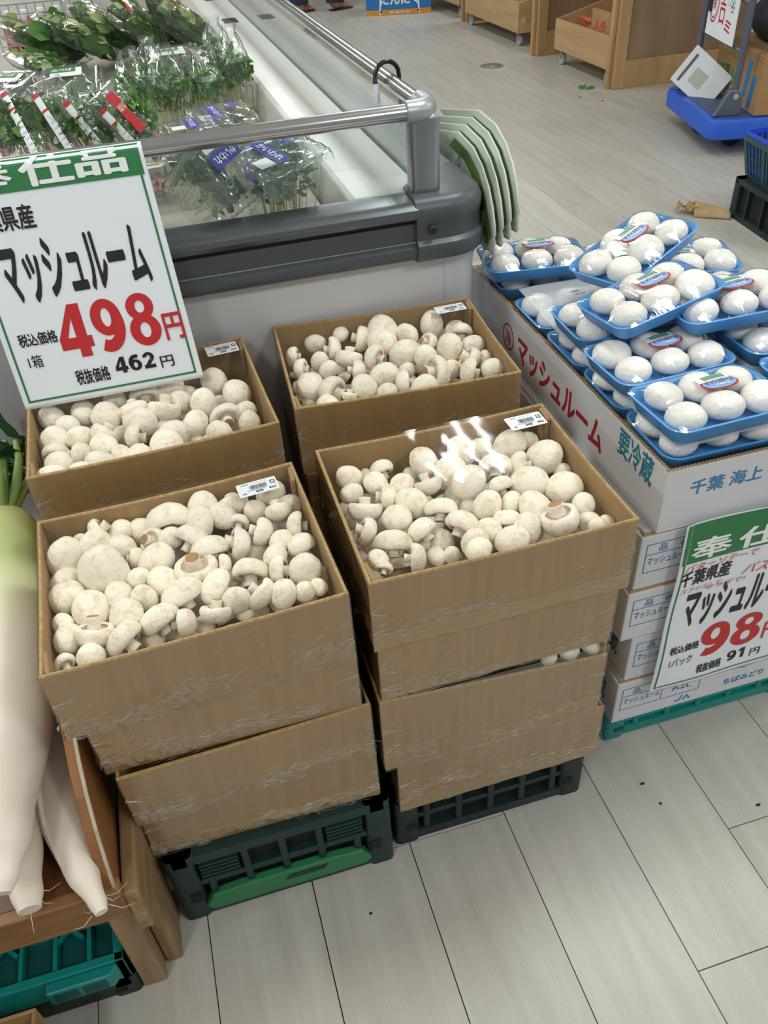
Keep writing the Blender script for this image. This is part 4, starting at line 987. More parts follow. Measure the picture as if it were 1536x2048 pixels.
def build_signs():
    t = thing('price_sign', 'large white paper price sign reading 498 yen draped over the case rail', 'price sign', (0, 0, 0))
    ey = Vector((0, .115, .338)).normalized()
    def wave(u, v):
        f = max(0, v-.352)
        return .6*math.sin(u*11+v*6)+.35*math.sin(v*17)-f*f*18/.003*.05-(.8 if v > .372 else 0)*0
    mk0 = sheet_map((-.271, 1.250, .676), (1, 0, 0), ey, -.045, wave, .0028)
    def mk(off):                       # the top folds back over the rail
        base = mk0(off)
        def mp(u, v):
            if v <= .350: return base(u, v)
            p = base(u, .350); a = (v-.350)/.016; r = .016+off
            c = Vector((p.x, p.y+.015, p.z-.004))
            ang = math.radians(200)-a*.9
            a2 = min(a, 2.9)
            nrm = Vector((0, -.947, .322)); tan = ey
            return p+tan*(.016*math.sin(min(a2, 1.57)))-nrm*(.016*(1-math.cos(a2)) if a2 < 1.57 else .016+.016*(a2-1.57))
        return mp
    price_sign(t, mk, .285, .392, [('4', .084, .049), ('9', .1385, .048), ('8', .192, .048)], ('1箱', '462', .0665, .021), .2455)
    t = thing('price_sign', 'crumpled white paper price sign reading 98 yen taped to the white boxes', 'price sign', (0, 0, 0))
    def wave2(u, v):
        return math.sin(u*21+v*9)*.8+.7*math.sin(v*23+u*8)+1.2*noise.noise(Vector((u*9, v*9, 1)))+(1.6 if u < .012 else 0)*.3
    mk = sheet_map((.647, .774, .160), (1, 0, .0), (0, 0, 1), -.0, wave2, .0022, .967)
    price_sign(t, mk, .285, .402, [('9', .084, .060), ('8', .150, .060)], ('1パック', '91', .045, .046), .218)
    p = mk(.0013)
    text('バターソテーで', .012, .300, .135, .016, p, 'ink_red', t, 0, .3)
    text('*使い方', .165, .298, .085, .022, p, 'ink_red', t, 0, .3)
    text('パスタで', .128, .258, .10, .024, p, 'ink_red', t, 0, .4)
    text('スライスして', .015, .250, .075, .011, p, 'ink_red', t, 0, .3)
    text('サラダで!', .062, .243, .075, .012, p, 'ink_red', t, 0, .3)
build_signs()

# ------------------------------------------------------------------ white boxes and mushroom packs
def white_front_print(t, mp, full):
    """blue ruled table with the product name, printed on the box front; u from the box corner"""
    def line(u0, v0, u1, v1, w=.0016):
        b = MB(); du, dv = u1-u0, v1-v0; L = math.hypot(du, dv); nx, ny = -dv/L*w/2, du/L*w/2
        return [(u0+nx, v0+ny), (u1+nx, v1+ny), (u1-nx, v1-ny), (u0-nx, v0-ny)]
    b = MB()
    for l in ((.012, .034, .172, .034), (.012, .092, .172, .092), (.012, .071, .172, .071), (.012, .034, .012, .092), (.172, .034, .172, .092), (.094, .034, .094, .092)):
        b.add([tuple(mp(*p)) for p in line(*l)], [(0, 1, 2, 3)])
    b.obj('table_lines', 'ink_blue', t)
    text('品', .033, .075, .014, .0135, mp, 'ink_blue', t, .01)
    text('名', .068, .075, .014, .0135, mp, 'ink_blue', t, .01)
    text('マッシュルーム', .017, .048, .073, .016, mp, 'ink_blue', t, .01)
    if full:
        text('A2L', .115, .048, .04, .016, mp, 'ink_violet', t, .0, -.2)
        text('100g×20', .235, .058, .05, .014, mp, 'ink_blue', t)
        text('ちばみどり', .226, .022, .085, .016, mp, 'ink_blue', t, .03)
        # printed cooperative mark: a hooked stroke beside a peaked one
        m = MB()
        m.add([tuple(mp(*p)) for p in ((.126, .012), (.137, .012), (.143, .027), (.139, .027), (.135, .016), (.126, .016))], [(0, 1, 2, 3, 4, 5)])
        m.add([tuple(mp(*p)) for p in ((.142, .012), (.151, .027), (.160, .012), (.155, .012), (.151, .020), (.147, .012))], [(0, 1, 2, 3, 4, 5)])
        m.obj('print_mark', 'ink_blue', t)
        text('100g', .24, .058, .03, .012, mp, 'ink_blue', t)
def build_white_stack():
    g = 'white mushroom cartons in the stack'
    folding_crate((.795, 1.148, 0), 0, .40, .69, .075, 'crate_teal', 'low teal plastic crate under the stack of white cartons', teal=True)
    w, d = .42, .765
    names = ['bottom white carton with blue table and green-blue lettering on the teal crate', 'second white carton from the bottom, partly behind the 98 yen sign', 'third white carton from the bottom, partly behind the 98 yen sign', 'fourth white carton from the bottom, just under the open one']
    for i, (x0, y0) in enumerate(((.594, .788), (.604, .790), (.578, .786), (.584, .788))):
        z0 = .076+.1155*i; h = .1145
        t = thing('white_carton', names[i], 'carton', (x0, y0, z0), group=g)
        MB().box(0, w, 0, d, 0, h-.006).obj('body', 'white_board', t, bevel=.0025)
        MB().box(.006, w-.006, .006, d-.006, h-.006, h).obj('lid', 'white_board', t, bevel=.002)
        MB().box(.004, w-.004, .0035, .006, h-.0065, h-.001).obj('raw_edge', 'white_board_edge', t)
        mp = plane_map((0, 0, 0), (1, 0, 0), (0, 0, 1), .0004)
        white_front_print(t, mp, i == 0)
        ms = plane_map((0, d, 0), (0, -1, 0), (0, 0, 1), .0004)
        text('要冷蔵', .63, .03, .10, .05, ms, 'ink_teal', t, .02)
        text('マッシュルーム', .25, .03, .34, .05, ms, 'ink_dark_red', t, .03)
    # the open carton on top
    x0, y0, z0, h, th = .604, .785, .539, .112, .006
    t = thing('white_carton', 'open white carton of blue mushroom packs with red lettering on its side', 'carton', (x0, y0, z0), group=g)
    MB().box(0, w, 0, d, 0, th).obj('base_panel', 'white_board', t)
    MB().box(th, w-th, th, d-th, .092, .0965).obj('layer_pad', 'kraft', t)
    for nm, a in (('front_panel', (0, w, 0, th, th, h)), ('back_panel', (0, w, d-th, d, th, h)), ('side_panel', (0, th, th, d-th, th, h)), ('side_panel', (w-th, w, th, d-th, th, h))):
        o = MB().box(*a).obj(nm, 'white_board', t, bevel=.001, seg=1)
        e = MB()      # corrugated raw rim: little teeth of board
        if a[1]-a[0] > a[3]-a[2]:
            L = a[1]-a[0]
            for k in range(int(L/.006)): e.box(a[0]+k*.006, a[0]+k*.006+.0036, a[2]+.0005, a[3]-.0005, h-.0005, h+.0016)
        else:
            L = a[3]-a[2]
            for k in range(int(L/.006)): e.box(a[0]+.0005, a[1]-.0005, a[2]+k*.006, a[2]+k*.006+.0036, h-.0005, h+.0016)
        e.obj('rim', 'white_board_edge', o)
    mp = plane_map((0, 0, 0), (1, 0, 0), (0, 0, 1), .0004)
    text('千葉 海上', .042, .060, .118, .026, mp, 'ink_blue', t, .02)
    ms = plane_map((0, d, 0), (0, -1, 0), (0, 0, 1), .0004)
    text('マッシュルーム', d-(1.300-y0), .022, .335, .052, ms, 'ink_dark_red', t, .035)
    text('要冷蔵', d-(.918-y0), .060, .098, .047, ms, 'ink_teal', t, .02)
    ring = MB(); c = (d-(1.348-y0), .048)
    for i in range(28):
        a0, a1 = 2*math.pi*i/28, 2*math.pi*(i+1)/28
        ring.add([tuple(ms(c[0]+r*math.cos(a), c[1]+r*math.sin(a))) for r, a in ((.027, a0), (.027, a1), (.023, a1), (.023, a0))], [(0, 1, 2, 3)])
    ring.obj('ring_mark', 'ink_dark_red', t)
    text('海', c[0]-.014, c[1]-.015, .028, .030, ms, 'ink_dark_red', t, .01)
    # translucent sheets between the layers
    for lab, pts, sd in (('translucent tissue sheet between the pack layers at the back of the open carton', ((.625, 1.36), (.80, 1.34), (.78, 1.10), (.615, 1.12)), 1),
                         ('translucent tissue sheet under the front upper packs of the open carton', ((.612, 1.09), (.82, 1.10), (.83, .800), (.618, .796)), 2)):
        o = MB().grid(lambda u, v: tuple((Vector(pts[0])*(1-u)*(1-v)+Vector(pts[1])*u*(1-v)+Vector(pts[2])*u*v+Vector(pts[3])*(1-u)*v).to_3d()+Vector((0, 0, .6830-.006*(1-u)**3+.0016*noise.noise(Vector((u*5, v*6, sd)))))), 20, 24).obj('tissue_sheet', 'tissue', None, smooth=True)
        tag(o, lab, 'paper', 'tissue sheets')
TW, TD, TH = .205, .137, .026
def pack_parts():
    b = MB()
    def L(k, z, r): return [(x, y, z) for x, y in rrect(TW-k, TD-k, r, 5)]
    b.loft([L(.030, 0, .016), L(.022, .002, .018), L(.004, TH-.002, .024), L(0, TH, .025), L(.006, TH+.001, .023), L(.012, TH-.002, .021), L(.028, .005, .017)])
    tray = b.mesh('tray', True); tray.materials.append(MATS['foam_blue'])
    smooth_by_angle(tray, 50)
    caps = []
    for k in range(4):
        rr = random.Random(300+k); n = 24; off = Vector((k*5.1, 2, k*1.7)); bb = MB(); loops = []
        prof = [(.12, .30), (.24, .278), (.34, .235), (.42, .17), (.475, .08), (.50, -.02), (.48, -.12), (.42, -.20), (.30, -.24)]
        for r, z in prof:
            lp = []
            for i in range(n):
                a = 2*math.pi*i/n; p = Vector((r*math.cos(a), r*math.sin(a), z))
                lp.append(tuple(p*(1+noise.noise(p*2.2+off)*.05)))
            loops.append(lp)
        bb.loft(loops, False, True); c = len(bb.v); bb.v.append((0, 0, .312)); bb.f += [(c, i, (i+1) % n) for i in range(n)]
        if k % 2:      # a crease across the cap
            bb.v = [(x, y, z-.05*math.exp(-((x*.8+y*.3-.1)/.05)**2)*(1 if z > 0 else 0)) for x, y, z in bb.v]
        me = bb.mesh('mushroom', True); me.materials.append(MATS['pack_cap']); caps.append(me)
    return tray, caps
def drape(spots):
    nx, ny = 40, 28
    xs = np.linspace(-TW/2, TW/2, nx+1); ys = np.linspace(-TD/2, TD/2, ny+1)
    X, Y = np.meshgrid(xs, ys); base = np.full(X.shape, TH+.0012)
    for (x, y, dd, sx) in spots:
        r2 = ((X-x)/(sx*dd/2))**2+((Y-y)/(dd/2))**2
        top = .026+dd*.30*np.sqrt(np.clip(1-r2, 0, 1)); base = np.where(r2 < 1, np.maximum(base, top+.0012), base)
    z = base.copy()
    for it in range(160):
        zz = z.copy()
        zz[1:-1, 1:-1] = .25*(z[:-2, 1:-1]+z[2:, 1:-1]+z[1:-1, :-2]+z[1:-1, 2:])
        z = np.maximum(zz, base)
        z[0, :] = z[-1, :] = TH+.0012; z[:, 0] = z[:, -1] = TH+.0012
    b = MB(); b.v = [(float(X[j, i]), float(Y[j, i]), float(z[j, i])) for j in range(ny+1) for i in range(nx+1)]
    # corners follow the tray's rounded rim
    k = .86
    b.v = [(x*(1-max(0, abs(x)/(TW/2)-k)*max(0, abs(y)/(TD/2)-k)*3.2), y*(1-max(0, abs(x)/(TW/2)-k)*max(0, abs(y)/(TD/2)-k)*5), zz) for x, y, zz in b.v]
    b.f = [(j*(nx+1)+i, j*(nx+1)+i+1, (j+1)*(nx+1)+i+1, (j+1)*(nx+1)+i) for j in range(ny) for i in range(nx)]
    me = b.mesh('film', True); me.materials.append(MATS['pack_film'])
    def hz(x, y):
        i = min(nx, max(0, round((x/TW+.5)*nx))); j = min(ny, max(0, round((y/TD+.5)*ny))); return float(z[j, i])
    return me, hz
def build_packs():
    tray, caps = pack_parts()
    variants = []
    for v in range(3):
        rr = random.Random(40+v)
        spots = [((c-1)*.062+rr.uniform(-.004, .004), (r-.5)*.058+rr.uniform(-.003, .003)+.003*(c == 1), rr.uniform(.055, .064), rr.uniform(.98, 1.14)) for r in range(2) for c in range(3)]
        spots = [(x, y, dd, s) for x, y, dd, s in spots]
        me, hz = drape(spots); variants.append((spots, me, hz, rr))
    def sticker(t, hz, cx, cy, rz):
        """oval sticker lying on the film, with a barcode tab"""
        c, s = math.cos(R(rz)), math.sin(R(rz))
        zc = max(hz(cx+a, cy+b)+2.2*(a*a+b*b) for a in (-.026, -.013, 0, .013, .026) for b in (-.014, 0, .014))
        def mp(off):
            return lambda u, v: Vector((cx+u*c-v*s, cy+u*s+v*c, zc+.0006-2.2*(u*u+v*v)+off))
        def oval(a, b2, m, name, parent, oy=0):
            mb = MB(); rings = [[tuple(m(a*q*math.cos(2*math.pi*i/28), oy+b2*q*math.sin(2*math.pi*i/28))) for i in range(28)] for q in (.05, .5, 1)]
            return mb.loft(rings, True, False)
        st = oval(.030, .0170, mp(0), 's', t).obj('sticker', 'ink_red', t, smooth=True)
        oval(.0268, .0142, mp(.0005), 'p', st).obj('sticker_field', 'sticker_blue', st, smooth=True)
        strip(-.028, .007, .022, .022, mp(.0007), 'label_paper', st, 'barcode_tab', 8, 3)
        b = MB(); x = -.019; rr = random.Random(8); m = mp(.0012)
        while x < .016:
            bw = rr.choice((.0006, .001, .0014)); b.add([tuple(m(*p)) for p in ((x, .010), (x+bw, .010), (x+bw, .021), (x, .021))], [(0, 1, 2, 3)]); x += bw+rr.choice((.0006, .001))
        b.obj('barcode', 'ink_barcode_green', st)
        text('マッシュルーム', -.0225, -.002, .045, .0085, mp(.0012), 'ink_dark_red', st, .03)
        text('千葉県産', -.012, -.0095, .024, .005, mp(.0012), 'ink_white', st, .02)
        return st
    proto = []
    for v, (spots, me, hz, rr) in enumerate(variants):
        t = thing('mushroom_pack', 'pack', 'mushroom pack', (0, 0, 0), group='blue foam mushroom packs')
        mesh_obj('tray', tray, None, t)
        for i, (x, y, dd, s) in enumerate(spots):
            o = mesh_obj('mushroom', caps[(i+v) % 4], None, t, (x, y, .026), (rr.uniform(-.12, .12), rr.uniform(-.12, .12), rr.uniform(0, 6)))
            o.scale = (dd*1.0, dd*1.0, dd)
        mesh_obj('film', me, None, t)
        sticker(t, hz, .012, .004, 6-4*v)
        proto.append(t)
    zl, zu = .6365, .6848
    P = []
    side = ['front', 'second', 'third', 'fourth', 'rear']
    for r, y in enumerate((.860, .999, 1.139, 1.282, 1.455)):
        P.append((.7085, y, zl, 0, 0, 0, f'lower-layer blue pack against the lettered side wall, {side[r]} row'))
        P.append((.9235, y, zl, 0, 0, 0, f'lower-layer blue pack away from the lettered side wall, {side[r]} row'))
    P += [(.682, 1.424, zu, 0, 0, -9, 'flat blue pack of six mushrooms nearest the case corner'),
          (.708, 1.133, zu, 0, 0, -1, 'blue pack half hidden under the tilted big-capped pack, lettered side'),
          (.700, .993, zu, 0, 0, 3, 'blue pack second from the carton front, sticker in full view'),
          (.702, .853, zu+.002, -1.5, 0, 2, 'frontmost upper blue pack, overlooking the carton front'),
          (.922, .858, zu, 0, 0, 1, 'blue pack beside the frontmost upper one, cut by the picture edge'),
          (.930, .999, zu, 0, 0, 0, 'blue pack under the pack at the picture edge'),
          (.875, 1.150, zu+.001, 0, 0, -3, 'blue pack beneath the stacked tilted packs, mostly hidden'),
          (.925, 1.300, zu+.004, -2, -2, -13, 'blue pack with upside-down sticker at the back, behind the topmost pack'),
          (.845, 1.040, zu+.050, 0, -3, -5, 'blue pack resting on others at the picture edge, third tier'),
          (.728, 1.078, zu+.060, -3, -9, 8, 'tilted blue pack with big caps lying across the upper layer'),
          (.785, 1.232, zu+.072, -4, -15, 22, 'topmost steeply tilted blue pack pointing up to the floor behind')]
    for i, (x, y, z, rx, ry, rz, lab) in enumerate(P):
        v = i % 3
        o = proto[v] if i < 3 else copy_tree(proto[v])
        o.location = (x, y, z); o.rotation_euler = (R(rx), R(ry), R(rz+(180 if 'upside-down' in lab else 0))); o['label'] = lab
build_white_stack()
build_packs()

# ------------------------------------------------------------------ radish stand
def leaf_cloud(n, fn, size, seed, name, mat, parent, ratio=.55, curl=.3):
    """many small folded leaves; fn(rnd) gives (position, direction)"""
    rr = random.Random(seed); b = MB()
    for i in range(n):
        p, d = fn(rr); p = Vector(p); d = Vector(d).normalized()
        s = size*rr.uniform(.65, 1.25)
        a = d.cross(Vector((rr.uniform(-1, 1), rr.uniform(-1, 1), rr.uniform(-.3, 1)))).normalized(); n2 = a.cross(d)
        w = s*ratio*.5
        vs = [p, p+d*s*.35+a*w+n2*w*curl, p+d*s*.75+a*w*.8+n2*w*curl*1.2, p+d*s-n2*s*.12, p+d*s*.75-a*w*.8+n2*w*curl*1.2, p+d*s*.35-a*w+n2*w*curl, p+d*s*.5]
        b.add([tuple(v) for v in vs], [(0, 1, 6), (1, 2, 6), (2, 3, 6), (3, 4, 6), (4, 5, 6), (5, 0, 6)])
    me = bpy.data.meshes.new(name); me.from_pydata(b.v, [], b.f); me.polygons.foreach_set('use_smooth', [True]*len(me.polygons))
    return mesh_obj(name, me, mat, parent)
def build_stand():
    t = thing('wooden_display_stand', 'worn wooden display stand holding white radishes, thick lumber legs', 'display stand', (0, 0, 0))
    MB().box(-.95, -.258, .612, 1.22, .320, .335).obj('tray_board', 'tray_wood', t, bevel=.001)
    MB().box(-.95, -.236, .596, .618, .268, .334).obj('front_rail', 'lumber_front', t, bevel=.003)
    # curved side board
    prof = [(.602, .300), (.602, .330), (.622, .368), (.645, .405), (.675, .437), (.71, .462), (.75, .480), (.80, .493), (.88, .503), (1.2, .508), (1.2, .300)]
    def bx(y, s): return -.2385-.024*min(1, (y-.6)/.35)-(.018 if s else 0)
    MB().prism(prof, lambda y, z: (bx(y, 1), y, z), lambda y, z: (bx(y, 0), y, z)).obj('side_board', 'board_wood', t, bevel=.0015, seg=1)
    e = MB()      # paler splintered ply line along the board's top edge
    top = prof[1:9]
    for (y0, z0), (y1, z1) in zip(top[:-1], top[1:]):
        e.add([(bx(y0, 0)-.001, y0, z0+.0012), (bx(y0, 0)-.0055, y0, z0+.0016), (bx(y1, 0)-.0055, y1, z1+.0016), (bx(y1, 0)-.001, y1, z1+.0012)], [(0, 1, 2, 3)])
    e.obj('ply_edge', 'ply', t)
    MB().box(-.2375, -.217, .600, 1.15, .215, .315).obj('side_rail', 'lumber', t, bevel=.004)
    MB().box(-.279, -.244, .622, .66, 0, .268).obj('leg', 'lumber_up', t, bevel=.003)
    MB().box(-.2425, -.217, .648, .735, 0, .214).obj('leg', 'lumber_up', t, bevel=.004)
    MB().box(-.93, -.895, .622, .66, 0, .268).obj('leg', 'lumber_up', t, bevel=.003)
    MB().box(-.279, -.244, 1.13, 1.17, 0, .319).obj('leg', 'lumber_up', t, bevel=.003)
    MB().box(-.93, -.895, 1.13, 1.17, 0, .319).obj('leg', 'lumber_up', t, bevel=.003)
    # radishes
    def radish(label, path, rad, seed, neck):
        r = thing('daikon_radish', label, 'radish', path[0], group='white radishes on the stand')
        o0 = Vector(path[0]); P = [Vector(p)-o0 for p in path]
        # resample smoothly
        pts, rs = [], []
        for i in range(len(P)-1):
            p0, p1, p2, p3 = P[max(i-1, 0)], P[i], P[i+1], P[min(i+2, len(P)-1)]
            for k in range(6):
                s = k/6
                pts.append(.5*((2*p1)+(p2-p0)*s+(2*p0-5*p1+4*p2-p3)*s*s+(3*p1-p0-3*p2+p3)*s**3))
                rs.append(rad[i]+(rad[i+1]-rad[i])*s*s*(3-2*s))
        pts.append(P[-1]); rs.append(rad[-1])
        rr = random.Random(seed)
        rs = [x*(1+rr.uniform(-.012, .012)) for x in rs]
        MB().tube(pts, rs, 28).obj('root', 'daikon_two_tone' if neck else 'daikon_skin', r, auto=60)
        for i in range(2 if seed == 1 else 5):
            q = pts[rr.randrange(2, 7)] if i < 6 else pts[rr.randrange(6, 14)]
            d = Vector((rr.uniform(-1, 1), rr.uniform(-.6, .2), rr.uniform(-.5, .1))).normalized()
            L = rr.uniform(.012, .035)
            MB().tube([q+d*.012, q+d*(.012+L*.5)+Vector((0, -.004, -.003)), q+d*(.012+L)], [.0006, .0004, .0002], 5).obj('rootlet', 'daikon_root', r)
        return r
    r1 = radish('large white radish on top of the others with a green neck and leaf stalks', [(-.346, .582, .426), (-.344, .605, .432), (-.341, .66, .446), (-.331, .80, .472), (-.334, .97, .500), (-.343, 1.13, .530), (-.346, 1.165, .537)], [.009, .017, .031, .049, .053, .050, .030], 1, True)
    radish('white radish lying underneath the large one, blunt cut tip', [(-.338, .592, .358), (-.342, .62, .364), (-.356, .69, .374), (-.388, .86, .384), (-.40, 1.05, .386), (-.405, 1.12, .386)], [.014, .020, .033, .044, .046, .03], 2, False)
    radish('slender white radish against the curved side board, rooty tip overhanging the edge', [(-.254, .566, .350), (-.260, .585, .354), (-.277, .630, .361), (-.297, .71, .368), (-.307, .80, .371), (-.316, .96, .372), (-.318, 1.06, .372)], [.008, .012, .021, .031, .034, .034, .022], 3, False)
    o0 = Vector(r1.location)
    for i, (dx, dy, dz, bend, rd) in enumerate(((-.028, .05, .135, -.012, .0085), (.004, .06, .165, .010, .0095), (.030, .09, .075, .01, .008), (.012, .12, .06, .0, .008), (-.055, .07, .10, -.02, .008), (.042, .12, .03, .01, .007))):
        a = Vector((-.346+dx*.35, 1.168, .545))-o0; b = a+Vector((dx, dy, dz))
        MB().tube([a, a.lerp(b, .35)+Vector((bend, 0, .004)), a.lerp(b, .7)+Vector((bend, 0, .004)), b], [rd*1.25, rd, rd*.85, rd*.7], 10).obj('leaf_stalk', 'leaf_stalk', r1, auto=50)
    tag(leaf_cloud(70, lambda q: (Vector((-.36+q.uniform(-.06, .075), 1.26+q.uniform(-.03, .05), .50+q.uniform(0, .11)))-o0, (q.uniform(-1, 1), q.uniform(-.6, .6), q.uniform(-.2, 1))), .05, 4, 'leaves', 'leaf_dark', r1), kind=None)
    # crates under the stand
    folding_crate((-.48, .80, 0), 0, .40, .36, .052, 'crate_black', 'flat black folded crate on the floor under the radish stand', group='folding crates')
    c = thing('folded_crate', 'folded teal plastic crate with jutting handle under the radish stand', 'crate', (-.48, .80, .053))
    w, d, h = .39, .36, .06
    MB().box(-w/2+.012, w/2-.012, -d/2+.012, d/2-.012, .004, h-.018).obj('core', 'crate_teal_dark', c)
    for x0, x1, y0, y1 in ((-w/2, w/2, -d/2, -d/2+.014), (-w/2, w/2, d/2-.014, d/2), (-w/2, -w/2+.014, -d/2, d/2), (w/2-.014, w/2, -d/2, d/2)):
        MB().box(x0, x1, y0, y1, 0, h).obj('rim_bar', 'crate_teal', c, bevel=.002, seg=1)
    for k in range(1, 8):
        x = -w/2+w*k/8; MB().box(x-.003, x+.003, -d/2+.014, d/2-.014, h-.022, h-.003).obj('rib', 'crate_teal', c)
    for k in range(1, 5):
        y = -d/2+d*k/5; MB().box(-w/2+.014, w/2-.014, y-.003, y+.003, h-.022, h-.004).obj('rib', 'crate_teal', c)
    for (x, y) in ((w*.30, -d*.30), (w*.30, -d*.10), (w*.06, -d*.10), (w*.06, -d*.30), (-w*.19, -d*.10)):
        b = MB()
        for a in (45, -45):
            b.box(-.028, .028, -.003, .003, h-.012, h-.005, Matrix.Translation((x, y, 0)) @ Matrix.Rotation(R(a), 4, 'Z'))
        b.obj('cross_brace', 'crate_teal', c)
    hb = MB(); pts = [(.085, -d/2-.004), (.10, -d/2-.022), (.165, -d/2-.022), (.172, -d/2-.004)]
    hb.prism([(.085, -d/2), (.085, -d/2-.018), (.175, -d/2-.018), (.185, -d/2-.006), (.185, -d/2)], lambda x, y: (x, y, .022), lambda x, y: (x, y, h-.002)); o = hb.obj('handle', 'crate_teal', c, bevel=.003)
    MB().box(.094, .128, -d/2-.0185, -d/2-.016, .028, h-.008).obj('grip_recess', 'crate_teal_dark', o)
    MB().box(.134, .168, -d/2-.0185, -d/2-.016, .028, h-.008).obj('grip_recess', 'crate_teal_dark', o)
    lb = MB().box(-.17, -.06, -d/2-.0012, -d/2-.0002, .008, .050).obj('printed_plate', 'crate_black', c)
    lb.location = (0, 0, 0)
    mp = plane_map((-.17, -d/2-.0014, .008), (1, 0, 0), (0, 0, 1))
    text('農民', .012, .008, .085, .028, mp, 'ink_grey', lb, .02)
    # cardboard carton peeking in at the bottom corner
    k = thing('produce_carton', 'open kraft carton corner with greens at the foot of the radish stand', 'carton', (-.52, .46, 0))
    for a in ((-.12, .125, .108, .113, 0, .15), (-.12, .125, -.113, -.108, 0, .15), (.120, .125, -.108, .108, 0, .15), (-.125, -.12, -.108, .108, 0, .15)):
        MB().box(*a).obj('panel', 'kraft', k, bevel=.001, seg=1)
    MB().box(-.12, .12, -.108, .108, 0, .005).obj('base_panel', 'kraft', k)
    fl = MB().grid(lambda u, v: (.125+.03*v, -.10+.19*u, .15-.045*v*v+.004*math.sin(9*u)), 8, 5).obj('flap', 'kraft', k, smooth=True)
    fl.modifiers.new('solid', 'SOLIDIFY').thickness = .004
    leaf_cloud(60, lambda q: ((q.uniform(-.1, .1), q.uniform(-.09, .09), q.uniform(.03, .11)), (q.uniform(-1, 1), q.uniform(-1, 1), q.uniform(0, 1))), .05, 9, 'leaves', 'leaf_mid', k)
build_stand()

# ------------------------------------------------------------------ vegetables in the case
def frame(A, B, up=(0, -.4, 1)):
    """matrix with Y along A->B, Z near 'up', origin midway"""
    A, B = Vector(A), Vector(B); y = (B-A).normalized(); z = Vector(up); z = (z-y*z.dot(y)).normalized(); x = y.cross(z)
    M = Matrix.Identity(4)
    for i in range(3): M[i][0] = x[i]; M[i][1] = y[i]; M[i][2] = z[i]; M[i][3] = (A[i]+B[i])/2
    return M, (B-A).length
def pillow(w, l, th, seed, crimp=.012):
    def fn(sgn):
        def f(u, v):
            a, b = 2*u-1, 2*v-1
            k = max(0, (1-a**4))**.5*max(0, (1-b**6))**.5
            x = a*w/2*(1-.10*abs(b)**3)+.004*noise.noise(Vector((a*3, b*4, seed))); y = b*l/2
            z = sgn*th/2*k+.005*noise.noise(Vector((a*5, b*7, seed+sgn*3)))*k+.0025*math.sin(b*40+a*9)*k
            return (x, y, z)
        return f
    b = MB(); b.grid(fn(1), 18, 24); b.grid(fn(-1), 18, 24)
    return b
def leafy_bag(label, A, B, w, th, seed, red=True, group='bagged leafy greens at the back of the case'):
    M, l = frame(A, B)
    t = thing('greens_bag', label, 'bag of greens', group=group); t.matrix_world = M
    pillow(w, l*1.08, th, seed).obj('bag', 'veg_bag', t, smooth=True)
    leaf_cloud(70, lambda q: ((q.uniform(-.40, .40)*w, q.uniform(-.46, .34)*l, q.uniform(-.2, .25)*th), (q.uniform(-.3, .3), 1, q.uniform(-.2, .25))), l*.27, seed, 'leaves', 'leaf_mid', t, .6)
    leaf_cloud(50, lambda q: ((q.uniform(-.40, .40)*w, q.uniform(-.47, -.02)*l, q.uniform(.0, .3)*th), (q.uniform(-.5, .5), 1, q.uniform(-.1, .3))), l*.22, seed+1, 'pale_leaves', 'leaf_pale', t, .5)
    leaf_cloud(14, lambda q: ((q.uniform(-.32, .32)*w, q.uniform(.05, .25)*l, q.uniform(-.25, .1)*th), (q.uniform(-.15, .15), 1, 0)), l*.24, seed+2, 'dark_leaves', 'leaf_dark', t, .7)
    if red:
        mp = lambda u, v: Vector((u*w, v*l, th*.36*max(0, 1-(2*u)**4)**.5+.004+.004*math.sin(u*9)))
        s = strip(-.36, -.47, .40, -.40, mp, 'ink_red', t, 'red_band', 10, 2)
    return t
def clamshell(label, loc, w, l, h, rz, tilt, fill, seed, lab_text='みつば', lab_mat='ink_green', group='clear clamshell packs in the case'):
    t = thing('clamshell_pack', label, 'clamshell pack', loc, group=group, rot=(R(tilt[0]), R(tilt[1]), R(rz)))
    b = MB()
    def L(k, z): return [(x, y, z) for x, y in rrect(w-k, l-k, min(w, l)*.12, 4)]
    b.loft([L(.024, 0), L(.014, .004), L(.004, h*.62), L(-.004, h*.64)], True, False); b.obj('tub', 'clamshell', t, auto=40)
    b = MB(); b.loft([L(-.006, h*.645), L(.004, h*.66), L(.014, h*.97), L(.022, h), L(.034, h-.003)], False, True); b.obj('lid', 'clamshell', t, auto=40)
    f = fill or 'leaf_mid'
    leaf_cloud(60, lambda q: ((q.uniform(-.38, .38)*w, q.uniform(-.4, .3)*l, q.uniform(.12, .72)*h), (q.uniform(-.4, .4), 1, q.uniform(-.3, .3))), l*.22, seed, 'contents', f, t, .5)
    mp = plane_map((-w*.33, l*.08, h+.0012), (1, 0, 0), (0, 1, 0))
    s = strip(0, 0, w*.52, l*.26, mp, 'label_paper', t, 'label', 2, 1)
    mp2 = plane_map((-w*.33, l*.08, h+.002), (1, 0, 0), (0, 1, 0))
    strip(0, l*.13, w*.42, l*.25, mp2, lab_mat, s, 'label_band', 2, 1)
    mp3 = plane_map((-w*.33, l*.08, h+.0028), (1, 0, 0), (0, 1, 0))
    text(lab_text, w*.04, l*.15, w*.32, l*.08, mp3, 'ink_white', s, .02)
    return t
